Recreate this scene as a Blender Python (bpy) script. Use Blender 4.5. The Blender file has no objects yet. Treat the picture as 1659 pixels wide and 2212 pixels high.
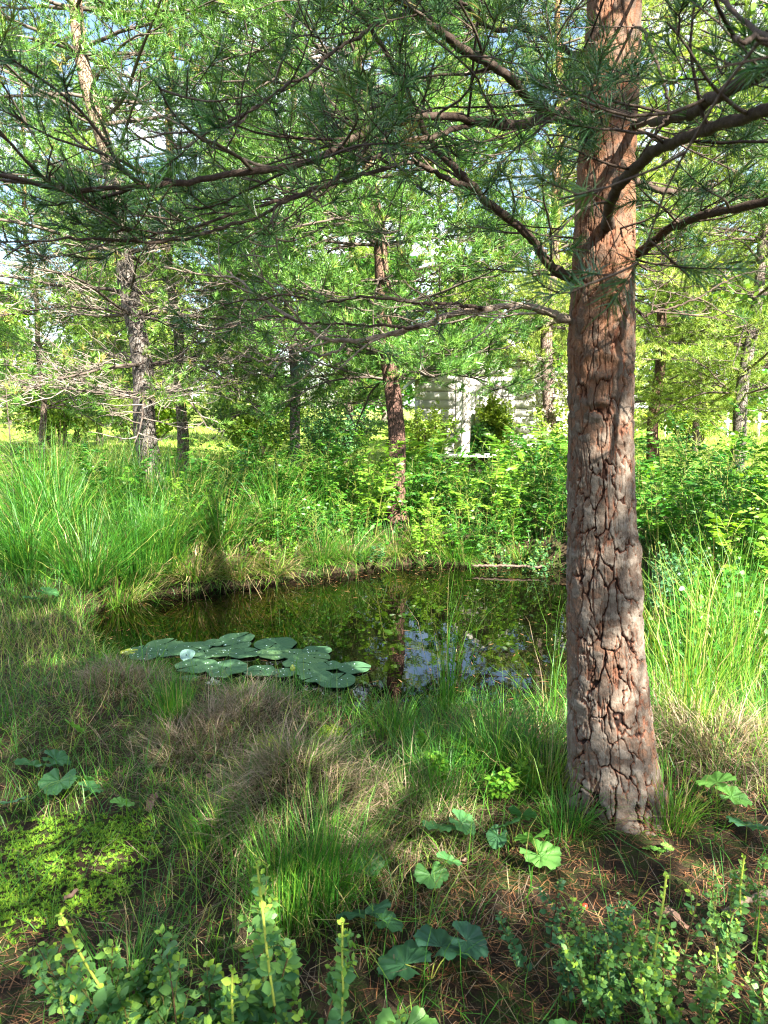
import bpy, math, numpy as np
from mathutils import Vector
C = bpy.context.scene.collection
SC = bpy.context.scene
# ------------------------------------------------------------------ camera
PITCH = math.radians(8.0); F = 1609.0; CAMZ = 1.5
cam = bpy.data.cameras.new('camera'); camo = bpy.data.objects.new('camera', cam); C.objects.link(camo)
camo.location = (0, 0, CAMZ); camo.rotation_euler = (math.radians(90) - PITCH, 0, 0)
cam.sensor_fit = 'VERTICAL'; cam.sensor_height = 36; cam.lens = 36 * F / 2212
cam.clip_start = 0.05; cam.clip_end = 1500
cam.dof.use_dof = True; cam.dof.focus_distance = 5.0; cam.dof.aperture_fstop = 9.0
SC.camera = camo
# ------------------------------------------------------------------ light
SUN_AZ = math.radians(30); SUN_EL = math.radians(40)     # azimuth: degrees to the right of straight behind the camera
sv = Vector((math.sin(SUN_AZ) * math.cos(SUN_EL), -math.cos(SUN_AZ) * math.cos(SUN_EL), math.sin(SUN_EL)))
sl = bpy.data.lights.new('sun', 'SUN'); sl.energy = 5.0; sl.angle = math.radians(0.5); sl.color = (1.0, 0.93, 0.80)
so = bpy.data.objects.new('sun', sl); C.objects.link(so); so.rotation_euler = sv.to_track_quat('Z', 'Y').to_euler()
w = bpy.data.worlds.new('World'); SC.world = w; w.use_nodes = True
nt = w.node_tree; nt.nodes.clear()
def N(nt, t, **k):
    n = nt.nodes.new(t)
    for a, b in k.items():
        if a == 'inp':
            for q, v in b.items(): n.inputs[q].default_value = v
        else: setattr(n, a, b)
    return n
sky = N(nt, 'ShaderNodeTexSky', sky_type='NISHITA', sun_disc=False, sun_elevation=SUN_EL, sun_rotation=math.atan2(sv.x, sv.y))
sky.air_density = 1.0; sky.dust_density = 0.6
tc = N(nt, 'ShaderNodeTexCoord'); nz = N(nt, 'ShaderNodeTexNoise', inp={'Scale': 3.2, 'Detail': 8.0, 'Roughness': 0.6})
mpn = N(nt, 'ShaderNodeMapping'); mpn.inputs['Scale'].default_value = (1, 1, 2.4)
nt.links.new(tc.outputs['Generated'], mpn.inputs[0]); nt.links.new(mpn.outputs[0], nz.inputs['Vector'])
cr = N(nt, 'ShaderNodeValToRGB'); cr.color_ramp.elements[0].position = 0.47; cr.color_ramp.elements[1].position = 0.60
nt.links.new(nz.outputs['Fac'], cr.inputs[0])
mx = N(nt, 'ShaderNodeMixRGB', inp={'Color2': (6.6, 7.0, 7.7, 1)})
nt.links.new(cr.outputs[0], mx.inputs['Fac']); nt.links.new(sky.outputs[0], mx.inputs['Color1'])
bg = N(nt, 'ShaderNodeBackground', inp={'Strength': 0.05}); nt.links.new(mx.outputs[0], bg.inputs[0])
wo = N(nt, 'ShaderNodeOutputWorld'); nt.links.new(bg.outputs[0], wo.inputs[0])
vs = SC.view_settings; vs.view_transform = 'Standard'; vs.look = 'None'; vs.gamma = 1; vs.exposure = 3.1
try:
    cy = SC.cycles; cy.max_bounces = 7; cy.diffuse_bounces = 4; cy.glossy_bounces = 3; cy.transmission_bounces = 5
    cy.transparent_max_bounces = 4; cy.caustics_reflective = False; cy.caustics_refractive = False
    cy.use_denoising = True; cy.sample_clamp_indirect = 8; cy.filter_width = 1.2
    cy.use_adaptive_sampling = False
    try: cy.denoising_prefilter = 'NONE'
    except Exception: pass
except Exception: pass
# ------------------------------------------------------------------ numpy helpers
def nrm(a): return a / np.maximum(np.linalg.norm(a, axis=-1, keepdims=True), 1e-9)
CAM = np.array([0, 0, CAMZ]); FW = np.array([0, math.cos(PITCH), -math.sin(PITCH)])
RT = np.array([1., 0, 0]); UP = np.array([0, math.sin(PITCH), math.cos(PITCH)])
Z = np.array([0, 0, 1.])
def ray(px, py): return FW + (px - 829.5) / F * RT + (1106 - py) / F * UP
def pt(px, py, d): return CAM + d * ray(px, py)          # d = metres in front of the camera
def hashf(i, j, k, s):
    n = (i * 374761393 + j * 668265263 + k * 2147483647 + s * 974711) & 0xffffffff
    n = ((n ^ (n >> 13)) * 1274126177) & 0xffffffff
    return ((n ^ (n >> 16)) & 0xffff) / 65535.0
def vnoise(p, s=0):
    p = np.asarray(p, float); f = np.floor(p).astype(np.int64); t = p - f; t = t * t * (3 - 2 * t); r = 0
    for a in (0, 1):
        for b in (0, 1):
            for c in (0, 1):
                wgt = (t[..., 0] if a else 1 - t[..., 0]) * (t[..., 1] if b else 1 - t[..., 1]) * (t[..., 2] if c else 1 - t[..., 2])
                r = r + wgt * hashf(f[..., 0] + a, f[..., 1] + b, f[..., 2] + c, s)
    return r
def fbm(p, o=4, s=0):
    r = 0; a = 0.5
    for i in range(o): r = r + a * vnoise(np.asarray(p) * 2 ** i, s + i * 7); a *= 0.5
    return r
def n2(x, y, sc, o=3, s=0): return fbm(np.stack([np.asarray(x) / sc, np.asarray(y) / sc, np.zeros_like(np.asarray(x, float))], -1), o, s)
def sstep(a, b, x): t = np.clip((x - a) / (b - a), 0, 1); return t * t * (3 - 2 * t)
# ------------------------------------------------------------------ mesh and object helpers
class MB:
    def __init__(s): s.v = []; s.q = []; s.t = []; s.a = []; s.n = 0
    def add(s, v, q=None, t=None, tint=0.5):
        v = np.asarray(v, float).reshape(-1, 3)
        if q is not None: s.q.append(np.asarray(q).reshape(-1, 4) + s.n)
        if t is not None: s.t.append(np.asarray(t).reshape(-1, 3) + s.n)
        s.v.append(v); s.a.append(np.broadcast_to(np.asarray(tint, float).reshape(-1) if np.ndim(tint) else tint, (len(v),)))
        s.n += len(v)
    def build(s, name, mat, parent=None, smooth=False, attr2=None):
        v = np.concatenate(s.v); me = bpy.data.meshes.new(name); me.vertices.add(len(v))
        me.vertices.foreach_set('co', v.astype(np.float32).ravel())
        q = np.concatenate(s.q) if s.q else np.zeros((0, 4), int); t = np.concatenate(s.t) if s.t else np.zeros((0, 3), int)
        li = np.concatenate([q.ravel(), t.ravel()]).astype(np.int32)
        me.loops.add(len(li)); me.loops.foreach_set('vertex_index', li)
        ls = np.concatenate([np.arange(len(q)) * 4, len(q) * 4 + np.arange(len(t)) * 3]).astype(np.int32)
        me.polygons.add(len(ls)); me.polygons.foreach_set('loop_start', ls)
        me.update(calc_edges=True)
        if smooth: me.polygons.foreach_set('use_smooth', np.ones(len(ls), bool))
        at = me.attributes.new('tint', 'FLOAT', 'POINT'); at.data.foreach_set('value', np.concatenate(s.a).astype(np.float32))
        if attr2 is not None:
            at = me.attributes.new('crack', 'FLOAT', 'POINT'); at.data.foreach_set('value', attr2.astype(np.float32))
        me.materials.append(mat)
        o = bpy.data.objects.new(name, me); C.objects.link(o)
        if parent is not None: o.parent = parent
        return o
def tag(o, label=None, cat=None, group=None, kind=None):
    for k, v in (('label', label), ('category', cat), ('group', group), ('kind', kind)):
        if v: o[k] = v
    return o
def empty(name, loc, label=None, cat=None, group=None, rz=0):
    o = bpy.data.objects.new(name, None); C.objects.link(o); o.location = loc; o.rotation_euler = (0, 0, rz); o.empty_display_size = 0.1
    return tag(o, label, cat, group)
def copy_tree(o, parent=None):
    c = o.copy(); C.objects.link(c)
    for k in ('label', 'group'):
        if parent is None and k in c: del c[k]
    if parent is not None: c.parent = parent
    for ch in [x for x in bpy.data.objects if x.parent == o]: copy_tree(ch, c)
    return c
def strip_quads(n, s, k=2, closed=False):
    m = k if closed else k - 1
    i = np.arange(n)[:, None, None] * s * k; j = np.arange(s - 1)[None, :, None] * k; c = np.arange(m)[None, None, :]; c2 = (c + 1) % k
    return np.stack([i + j + c, i + j + c2, i + j + k + c2, i + j + k + c], -1).reshape(-1, 4)
def perp(d, ref=None):
    if ref is None: ref = np.where(np.abs(d[..., 2:3]) < 0.8, Z, np.array([1., 0.1, 0]))
    a = nrm(np.cross(d, ref)); return a, np.cross(d, a)
def tubes(mb, P, R, k=5, tint=0.5):
    P = np.asarray(P, float); n, s, _ = P.shape; R = np.broadcast_to(R, (n, s))
    T = nrm(np.gradient(P, axis=1)); m = nrm(P[:, -1] - P[:, 0])
    ref = np.where(np.abs(m[:, 2:3]) < 0.8, Z, np.array([1., 0.1, 0]))[:, None, :]
    A = nrm(np.cross(T, ref)); B = np.cross(T, A); th = np.arange(k) / k * 2 * math.pi
    V = P[:, :, None, :] + R[:, :, None, None] * (np.cos(th)[None, None, :, None] * A[:, :, None, :] + np.sin(th)[None, None, :, None] * B[:, :, None, :])
    tt = np.repeat(np.broadcast_to(np.asarray(tint, float), (n,)), s * k)
    mb.add(V, q=strip_quads(n, s, k, True), tint=tt)
def ribbons(mb, P, W, tint):            # P centre line (n,s,3), W half-width vectors (n,s,3)
    n, s, _ = P.shape; V = np.stack([P - W, P + W], 2)
    tt = np.asarray(tint, float)
    tt = np.repeat(tt, s * 2) if tt.size == n else np.repeat(tt.reshape(-1), 2)
    mb.add(V, q=strip_quads(n, s, 2), tint=tt)
def grow(st, d, L, s, wob, up, rng):
    n = len(st); P = np.zeros((n, s, 3)); P[:, 0] = st; d = nrm(np.array(d, float)); step = (np.asarray(L) / (s - 1)).reshape(-1, 1) * np.ones((n, 1))
    for i in range(1, s):
        d = nrm(d + wob * rng.normal(size=(n, 3)) + np.asarray(up).reshape(-1, 1) * Z) if i > 1 else d
        P[:, i] = P[:, i - 1] + d * step
    return P
def spawn(P, m, t0, t1, ang, lenf, rng, lift=0.25, plen=None):
    n, s, _ = P.shape
    t = (np.arange(m)[None] + rng.uniform(0, 1, (n, m))) / m * (t1 - t0) + t0
    f = np.clip(t, 0, 0.999) * (s - 1); i = f.astype(int); fr = (f - i)[..., None]; r = np.arange(n)[:, None]
    A = P[r, i]; B = P[r, i + 1]; st = A + (B - A) * fr; T = nrm(B - A)
    h = nrm(np.cross(T, Z) + 1e-4); sg = np.where((np.arange(m)[None] + rng.integers(0, 2, (n, 1))) % 2, 1., -1.)[..., None]
    a = np.radians(rng.normal(ang, 9, (n, m)))[..., None]; li = rng.normal(lift, 0.4, (n, m))[..., None]
    d = T * np.cos(a) + nrm(h * sg + Z * li) * np.sin(a)
    pl = np.linalg.norm(np.diff(P, axis=1), axis=2).sum(1)[:, None] if plen is None else plen
    L = pl * (1.05 - t * 0.65) * lenf * rng.uniform(0.6, 1.25, (n, m))
    return st.reshape(-1, 3), d.reshape(-1, 3), L.ravel(), t.ravel()
def needles(mb, st, d, L, K, nl, nw, rng, tint=0.5, tv=0.25, back=1.0, a0=28, a1=62, seg2=False):
    n = len(st)
    if n == 0: return
    t = rng.uniform(0.0, 1, (n, K)) ** 0.8; a = np.radians(a1 - (a1 - a0) * t ** 2 + rng.normal(0, 8, (n, K)))[..., None]
    A, B = perp(d); ph = rng.uniform(0, 2 * math.pi, (n, K))[..., None]
    rad = A[:, None] * np.cos(ph) + B[:, None] * np.sin(ph); D = nrm(d[:, None] * np.cos(a) + rad * np.sin(a) + Z * 0.12)
    b = st[:, None] + d[:, None] * (t * np.asarray(L).reshape(-1, 1))[..., None]
    ln = (nl * rng.uniform(0.7, 1.15, (n, K)))[..., None]
    S, _ = perp(D.reshape(-1, 3)); ro = rng.uniform(0, math.pi, (n * K, 1)); S2 = np.cross(D.reshape(-1, 3), S); S = (S * np.cos(ro) + S2 * np.sin(ro)).reshape(n, K, 3)
    if seg2:
        mid = b + D * ln * 0.55; tip = b + D * ln + rng.normal(0, 0.05, (n, K, 1)) * ln * S - Z * ln * 0.04
        tp = np.clip(np.broadcast_to(np.asarray(tint, float).reshape(-1, 1), (n, 1)) + rng.normal(0, tv, (n, K)) * 0.5 + rng.normal(0, tv * 0.6, (n, 1)), 0, 1)
        P = np.stack([b, mid, tip], 2).reshape(-1, 3, 3); W = np.stack([S * nw * .5, S * nw * .5, S * nw * .12], 2).reshape(-1, 3, 3)
        ribbons(mb, P, W, tp.ravel()); return
    tip = b + D * ln
    V = np.stack([b - S * nw * .5, b + S * nw * .5, tip], 2)
    tp = np.clip(np.broadcast_to(np.asarray(tint, float).reshape(-1, 1), (n, 1)) + rng.normal(0, tv, (n, K)) * 0.5 + rng.normal(0, tv * 0.6, (n, 1)), 0, 1)
    mb.add(V, t=np.arange(n * K * 3).reshape(-1, 3), tint=np.repeat(tp.ravel(), 3))
def blades(mb, st, L, wd, lean, bend, rng, seg=4, tint=0.5, az=None, tipdry=0.0):
    n = len(st)
    az = rng.uniform(0, 2 * math.pi, n) if az is None else az
    L = np.broadcast_to(L, (n,)); lean = np.broadcast_to(lean, (n,)); bend = np.broadcast_to(bend, (n,)); wd = np.broadcast_to(wd, (n,))
    H = np.stack([np.cos(az), np.sin(az), 0 * az], -1); tw = rng.normal(0, 0.6, n); azw = az + math.pi / 2 + tw
    Wd = np.stack([np.cos(azw), np.sin(azw), 0 * az], -1)
    P = np.zeros((n, seg + 1, 3)); P[:, 0] = st; kink = rng.normal(0, 0.24, (n, seg))
    for i in range(seg):
        ph = lean + bend * ((i + 0.5) / seg) ** 1.3 + kink[:, i]
        P[:, i + 1] = P[:, i] + (H * np.sin(ph)[:, None] + Z * np.cos(ph)[:, None]) * (L / seg)[:, None]
    t = np.arange(seg + 1) / seg; prof = np.clip(1.02 - t ** 2.2, 0.05, 1) * (0.75 + 0.25 * np.sin(t * math.pi))
    W = Wd[:, None, :] * (wd[:, None] * 0.5 * prof[None])[..., None]
    tt = np.clip(np.broadcast_to(tint, (n,))[:, None] + tipdry * t[None] ** 2, 0, 1)
    ribbons(mb, P, W, tt.ravel())
def catmull(pts, n):
    p = np.asarray(pts, float); p = np.vstack([2 * p[0] - p[1], p, 2 * p[-1] - p[-2]]); m = len(p) - 3
    u = np.linspace(0, m - 1e-6, n); i = u.astype(int); t = (u - i)[:, None]
    a, b, c, d = p[i], p[i + 1], p[i + 2], p[i + 3]
    return 0.5 * ((2 * b) + (c - a) * t + (2 * a - 5 * b + 4 * c - d) * t ** 2 + (3 * b - a - 3 * c + d) * t ** 3)
# ------------------------------------------------------------------ materials
def mat(name, rough=0.8, spec=0.3):
    m = bpy.data.materials.new(name); m.use_nodes = True; nt = m.node_tree; nt.nodes.clear()
    b = N(nt, 'ShaderNodeBsdfPrincipled'); b.inputs['Roughness'].default_value = rough; b.inputs['Specular IOR Level'].default_value = spec
    o = N(nt, 'ShaderNodeOutputMaterial'); nt.links.new(b.outputs[0], o.inputs[0]); return m, nt, b, o
def ramp(nt, stops, src, interp='LINEAR'):
    r = N(nt, 'ShaderNodeValToRGB'); e = r.color_ramp.elements; r.color_ramp.interpolation = interp
    while len(e) < len(stops): e.new(0.5)
    for x, (p, c) in zip(e, stops): x.position = p; x.color = (*c, 1)
    nt.links.new(src, r.inputs[0]); return r.outputs[0]
def leafmat(name, stops, transl=0.35, rough=0.5, spec=0.3, tcol=(1.15, 1.1, 0.45)):
    m, nt, b, o = mat(name, rough, spec); a = N(nt, 'ShaderNodeAttribute', attribute_name='tint')
    c = ramp(nt, stops, a.outputs['Fac']); nt.links.new(c, b.inputs['Base Color'])
    if transl > 0:
        t = N(nt, 'ShaderNodeBsdfTranslucent'); mm = N(nt, 'ShaderNodeMixRGB', blend_type='MULTIPLY', inp={'Fac': 1.0, 'Color2': (*tcol, 1)})
        nt.links.new(c, mm.inputs['Color1']); nt.links.new(mm.outputs[0], t.inputs[0])
        x = N(nt, 'ShaderNodeMixShader', inp={0: transl}); nt.links.new(b.outputs[0], x.inputs[1]); nt.links.new(t.outputs[0], x.inputs[2]); nt.links.new(x.outputs[0], o.inputs[0])
    return m
def noise(nt, scale, detail=6, rough=0.6, vec=None, sc3=None):
    tc = N(nt, 'ShaderNodeTexCoord'); v = tc.outputs['Object'] if vec is None else vec
    if sc3:
        mp = N(nt, 'ShaderNodeMapping'); mp.inputs['Scale'].default_value = sc3; nt.links.new(v, mp.inputs[0]); v = mp.outputs[0]
    n = N(nt, 'ShaderNodeTexNoise', inp={'Scale': scale, 'Detail': detail, 'Roughness': rough}); nt.links.new(v, n.inputs['Vector']); return n.outputs['Fac']
def bump(nt, b, h, dist, strength=1.0):
    bn = N(nt, 'ShaderNodeBump', inp={'Distance': dist, 'Strength': strength}); nt.links.new(h, bn.inputs['Height']); nt.links.new(bn.outputs[0], b.inputs['Normal'])
def math_(nt, op, a, b=None, c=None):
    n = N(nt, 'ShaderNodeMath', operation=op)
    for i, x in enumerate((a, b, c)):
        if x is None: continue
        if isinstance(x, (int, float)): n.inputs[i].default_value = x
        else: nt.links.new(x, n.inputs[i])
    return n.outputs[0]
M = {}
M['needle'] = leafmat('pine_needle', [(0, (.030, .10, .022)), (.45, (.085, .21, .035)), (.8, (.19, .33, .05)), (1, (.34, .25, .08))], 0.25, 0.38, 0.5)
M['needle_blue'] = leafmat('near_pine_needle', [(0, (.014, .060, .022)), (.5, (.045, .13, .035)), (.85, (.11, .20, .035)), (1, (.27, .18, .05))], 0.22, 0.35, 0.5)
M['needle_lit'] = leafmat('sunlit_pine_needle', [(0, (.08, .17, .03)), (.5, (.22, .34, .05)), (1, (.42, .46, .10))], 0.3, 0.45, 0.4)  # lit copy of the pine needle, sunshine put into the colour
M['grass'] = leafmat('grass_blade', [(0, (.022, .105, .016)), (.35, (.055, .20, .018)), (.6, (.15, .30, .025)), (.78, (.27, .29, .07)), (1, (.40, .30, .16))], 0.4, 0.45, 0.4)
M['drygrass'] = leafmat('dry_grass', [(0, (.04, .13, .02)), (.3, (.09, .125, .035)), (.6, (.15, .105, .065)), (1, (.32, .25, .175))], 0.25, 0.7, 0.2)
M['leaf'] = leafmat('shrub_leaf', [(0, (.016, .075, .012)), (.45, (.045, .18, .018)), (1, (.19, .36, .03))], 0.42, 0.4, 0.4)
M['bluegreen'] = leafmat('bluish_leaf', [(0, (.028, .095, .045)), (.5, (.065, .185, .065)), (.85, (.17, .33, .06)), (1, (.32, .48, .05))], 0.35, 0.5, 0.35)
M['broad'] = leafmat('broad_leaf', [(0, (.030, .10, .05)), (.5, (.07, .20, .06)), (1, (.16, .36, .06))], 0.35, 0.45, 0.4)
M['birchleaf'] = leafmat('birch_leaf', [(0, (.06, .16, .03)), (.5, (.13, .26, .04)), (1, (.28, .38, .06))], 0.5, 0.4, 0.4)
M['moss'] = leafmat('star_moss', [(0, (.03, .10, .012)), (.5, (.12, .27, .02)), (1, (.28, .38, .03))], 0.3, 0.6, 0.2)
M['litter'] = leafmat('needle_litter', [(0, (.05, .022, .013)), (.5, (.21, .095, .04)), (1, (.40, .24, .12))], 0.0, 0.7, 0.2)
M['white_flower'] = leafmat('pale_blossom', [(0, (.45, .50, .30)), (.5, (.75, .72, .62)), (1, (.88, .84, .80))], 0.4, 0.6, 0.2, (1, 1, .95))
M['twig'] = leafmat('grey_twig', [(0, (.035, .028, .024)), (.5, (.12, .095, .078)), (1, (.30, .26, .22))], 0.0, 0.8, 0.2)
M['stem'] = leafmat('green_stem', [(0, (.08, .04, .02)), (.5, (.16, .20, .04)), (1, (.34, .38, .06))], 0.0, 0.5, 0.3)
M['deadleaf'] = leafmat('dead_leaf', [(0, (.09, .055, .045)), (.5, (.22, .13, .09)), (1, (.36, .25, .2))], 0.2, 0.6, 0.3, (1, .8, .6))
# bark for the trees beyond the pond
def barkmat(name, lo, hi, z0=3.2, z1=5.0, crackc=(.07, .045, .035)):
    m, nt, b, o = mat(name, 0.9, 0.15); tc = N(nt, 'ShaderNodeTexCoord')
    v = N(nt, 'ShaderNodeTexVoronoi', feature='DISTANCE_TO_EDGE', inp={'Scale': 36.0}); mp = N(nt, 'ShaderNodeMapping'); mp.inputs['Scale'].default_value = (1, 1, .28)
    nn = N(nt, 'ShaderNodeTexNoise', inp={'Scale': 14.0, 'Detail': 5.0}); ad = N(nt, 'ShaderNodeVectorMath', operation='MULTIPLY_ADD'); ad.inputs[1].default_value = (.06,) * 3
    nt.links.new(tc.outputs['Object'], nn.inputs['Vector']); nt.links.new(nn.outputs['Color'], ad.inputs[0]); nt.links.new(tc.outputs['Object'], ad.inputs[2])
    nt.links.new(ad.outputs[0], mp.inputs[0]); nt.links.new(mp.outputs[0], v.inputs['Vector'])
    cr = ramp(nt, [(0, (0, 0, 0)), (.11, (1, 1, 1))], v.outputs['Distance'])
    sx = N(nt, 'ShaderNodeSeparateXYZ'); nt.links.new(tc.outputs['Object'], sx.inputs[0])
    hh = N(nt, 'ShaderNodeMapRange', inp={1: z0, 2: z1}); nt.links.new(sx.outputs[2], hh.inputs[0])
    c0 = ramp(nt, [(.3, lo[0]), (.7, lo[1])], noise(nt, 30, 5)); c1 = ramp(nt, [(.3, hi[0]), (.7, hi[1])], noise(nt, 22, 5, sc3=(1, 1, .3)))
    mm = N(nt, 'ShaderNodeMixRGB'); nt.links.new(hh.outputs[0], mm.inputs[0]); nt.links.new(c0, mm.inputs[1]); nt.links.new(c1, mm.inputs[2])
    m2 = N(nt, 'ShaderNodeMixRGB', inp={1: (*crackc, 1)}); nt.links.new(cr, m2.inputs[0]); nt.links.new(mm.outputs[0], m2.inputs[2])
    nt.links.new(m2.outputs[0], b.inputs['Base Color']); bump(nt, b, cr, 0.02, 1.0); return m
M['bark'] = barkmat('far_pine_bark', ((.13, .095, .08), (.24, .18, .15)), ((.20, .11, .05), (.32, .19, .10)))
M['bark_red'] = barkmat('red_pine_bark', ((.085, .050, .040), (.16, .088, .068)), ((.12, .085, .055), (.18, .12, .08)), 1.5, 4)
M['bark_pale'] = barkmat('pale_birch_bark', ((.62, .56, .50), (.80, .76, .72)), ((.62, .58, .54), (.80, .78, .75)), crackc=(.3, .25, .22))
M['bark_grey'] = barkmat('grey_bark', ((.10, .088, .078), (.19, .17, .155)), ((.20, .16, .12), (.3, .2, .13)))
# bark of the near pine: real relief, coloured by how deep a crack lies
m, nt, b, o = mat('near_pine_bark', 0.85, 0.2); a = N(nt, 'ShaderNodeAttribute', attribute_name='crack'); a2 = N(nt, 'ShaderNodeAttribute', attribute_name='tint')
plate = ramp(nt, [(.0, (.17, .080, .042)), (.33, (.15, .084, .054)), (.52, (.095, .065, .048)), (.75, (.125, .098, .078)), (1, (.19, .160, .132))], math_(nt, 'ADD', a2.outputs['Fac'], math_(nt, 'MULTIPLY', math_(nt, 'SUBTRACT', noise(nt, 45, 6, .65), .5), .9)))
crk = ramp(nt, [(0, (.012, .007, .006)), (.30, (.05, .022, .014)), (.5, (.20, .075, .04))], a.outputs['Fac'])
mm = N(nt, 'ShaderNodeMixRGB', blend_type='MULTIPLY', inp={0: 1.0}); f = ramp(nt, [(.35, (0, 0, 0)), (.72, (1, 1, 1))], a.outputs['Fac'])
m3 = N(nt, 'ShaderNodeMixRGB'); nt.links.new(f, m3.inputs[0]); nt.links.new(crk, m3.inputs[1]); nt.links.new(plate, m3.inputs[2])
nt.links.new(m3.outputs[0], b.inputs['Base Color'])
bump(nt, b, math_(nt, 'ADD', noise(nt, 60, 8, .7, sc3=(1, 1, .5)), math_(nt, 'MULTIPLY', noise(nt, 220, 4, .6), .4)), 0.006, 0.9); M['nearbark'] = m
# branch bark: scaly, tan to grey; limb tone also carries sun and shade
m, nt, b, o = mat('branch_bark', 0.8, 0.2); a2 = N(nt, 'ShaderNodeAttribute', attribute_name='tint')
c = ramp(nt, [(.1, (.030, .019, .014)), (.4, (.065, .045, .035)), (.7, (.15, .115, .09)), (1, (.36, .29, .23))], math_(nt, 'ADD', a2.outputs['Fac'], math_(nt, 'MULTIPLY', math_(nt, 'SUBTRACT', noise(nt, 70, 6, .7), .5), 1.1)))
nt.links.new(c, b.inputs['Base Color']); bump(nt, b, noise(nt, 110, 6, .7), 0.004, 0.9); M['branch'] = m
# water
m, nt, b, o = mat('pond_water', 0.015, 0.5); b.inputs['Base Color'].default_value = (.0018, .0014, .0008, 1); b.inputs['IOR'].default_value = 1.5
bump(nt, b, noise(nt, 5.0, 3, .5), 0.0006, 1.0); M['water'] = m
# ------------------------------------------------------------------ terrain
POND = np.array([(-1.2, 4.25), (-0.5, 4.0), (0.1, 3.9), (0.75, 3.95), (1.4, 4.3), (1.8, 5.2), (2.3, 6.3), (2.3, 7.3), (1.2, 7.5), (0.15, 7.45), (-0.8, 6.9), (-1.5, 6.45), (-2.15, 6.15), (-2.3, 5.7), (-2.0, 5.1), (-1.6, 4.6)])
def sdpoly(x, y, P=POND):
    x = np.asarray(x, float); y = np.asarray(y, float); d = np.full(x.shape, 1e9); ins = np.zeros(x.shape, bool)
    for i in range(len(P)):
        a = P[i]; b = P[(i + 1) % len(P)]; e = b - a; wx = x - a[0]; wy = y - a[1]
        t = np.clip((wx * e[0] + wy * e[1]) / (e @ e), 0, 1); d = np.minimum(d, np.hypot(wx - t * e[0], wy - t * e[1]))
        c = ((a[1] > y) != (b[1] > y)) & (x < (b[0] - a[0]) * (y - a[1]) / (b[1] - a[1] + 1e-12) + a[0]); ins ^= c
    return np.where(ins, -d, d)
WZ = -0.12
def flatpt(px, py, z=0.0):
    r = ray(px, py); return CAM + r * (z - CAMZ) / r[2]
def hum(px, py, z, r, h): p = flatpt(px, py, z); return (p[0], p[1], r, h)
HUM = [hum(640, 1790, 0, .27, .34), hum(560, 1560, 0, .28, .15), hum(820, 1830, 0, .17, -.16), hum(1560, 1930, 0, .2, -.10), hum(255, 1500, 0, .28, .10), hum(1540, 1640, 0, .4, .12), hum(330, 1360, 0, .25, .12),
       hum(70, 1560, 0, .4, .08), hum(900, 1700, 0, .3, .06), hum(1100, 1640, 0, .3, .06), (0.85, 2.62, .36, .11), hum(430, 1960, 0, .3, -.06), hum(860, 1900, 0, .2, -.05)]
def H(x, y):
    x = np.asarray(x, float); y = np.asarray(y, float)
    sd = sdpoly(x, y) + (n2(x, y, .35, 3, 5) - .45) * 0.28 if x.size < 4e6 else sdpoly(x, y)
    near = sstep(40, 15, np.hypot(x, y))
    h = (n2(x, y, .5, 4, 1) - .47) * 0.13 * near + (n2(x, y, 3., 3, 2) - .47) * 0.25 * near
    h = h + (0.22 * sstep(.1, 2.5, sd) + .12 * sstep(.0, .3, sd)) * sstep(5.4, 6.6, y)
    for (a, b, r, q) in HUM: h = h + q * np.exp(-((x - a) ** 2 + (y - b) ** 2) / (r * r))
    edge = sstep(-0.04, 0.26, sd)
    h = np.maximum(h, -0.05) * edge + (1 - edge) * (-0.24 - 0.3 * sstep(0, -.5, sd))
    return h
def hz(x, y): return float(H(np.array([x]), np.array([y]))[0])
def gp(px, py):                          # where the ray through a point of the picture meets the ground
    r = ray(px, py); t = np.linspace(.8, 40, 1500) if r[2] < -.03 else np.array([30.]); P = CAM + t[:, None] * r
    u = P[:, 2] < H(P[:, 0], P[:, 1]); i = int(np.argmax(u)) if u.any() else len(t) - 1
    p = P[i].copy(); p[2] = hz(p[0], p[1]); return p
def axis(a, b, st, far, g=1.18):
    c = list(np.arange(a, b + 1e-6, st)); s = st; hi = b; lo = a
    while hi < far: s *= g; hi += s; c.append(hi)
    s = st
    while lo > -far: s *= g; lo -= s; c.insert(0, lo)
    return np.array(c)
gx = axis(-4.5, 4.5, .05, 600); gy = axis(0.6, 11, .05, 600)
X, Y = np.meshgrid(gx, gy); mb = MB(); nx, ny = len(gx), len(gy)
ii = (np.arange(ny - 1)[:, None] * nx + np.arange(nx - 1)[None]).ravel()
mb.add(np.stack([X, Y, H(X, Y)], -1), q=np.stack([ii, ii + 1, ii + nx + 1, ii + nx], -1))
m, nt, b, o = mat('ground_soil', 0.95, 0.15); geo = N(nt, 'ShaderNodeNewGeometry'); sx = N(nt, 'ShaderNodeSeparateXYZ'); nt.links.new(geo.outputs['Position'], sx.inputs[0])
soil = ramp(nt, [(.3, (.016, .011, .007)), (.48, (.045, .030, .018)), (.6, (.040, .060, .014)), (.75, (.09, .06, .035))], noise(nt, 9, 8, .7))
lawn = ramp(nt, [(.3, (.14, .20, .035)), (.6, (.25, .31, .06)), (.8, (.32, .34, .09))], noise(nt, 1.5, 8, .7))
fy = N(nt, 'ShaderNodeMapRange', inp={1: 10.5, 2: 13.0}); nt.links.new(math_(nt, 'ADD', sx.outputs[1], noise(nt, 1.2, 4)), fy.inputs[0])
mm = N(nt, 'ShaderNodeMixRGB'); nt.links.new(fy.outputs[0], mm.inputs[0]); nt.links.new(soil, mm.inputs[1]); nt.links.new(lawn, mm.inputs[2]); nt.links.new(mm.outputs[0], b.inputs['Base Color'])
bump(nt, b, noise(nt, 40, 8, .75), 0.03, 1.0)
tag(mb.build('ground', m, smooth=True), kind='structure')
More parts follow.
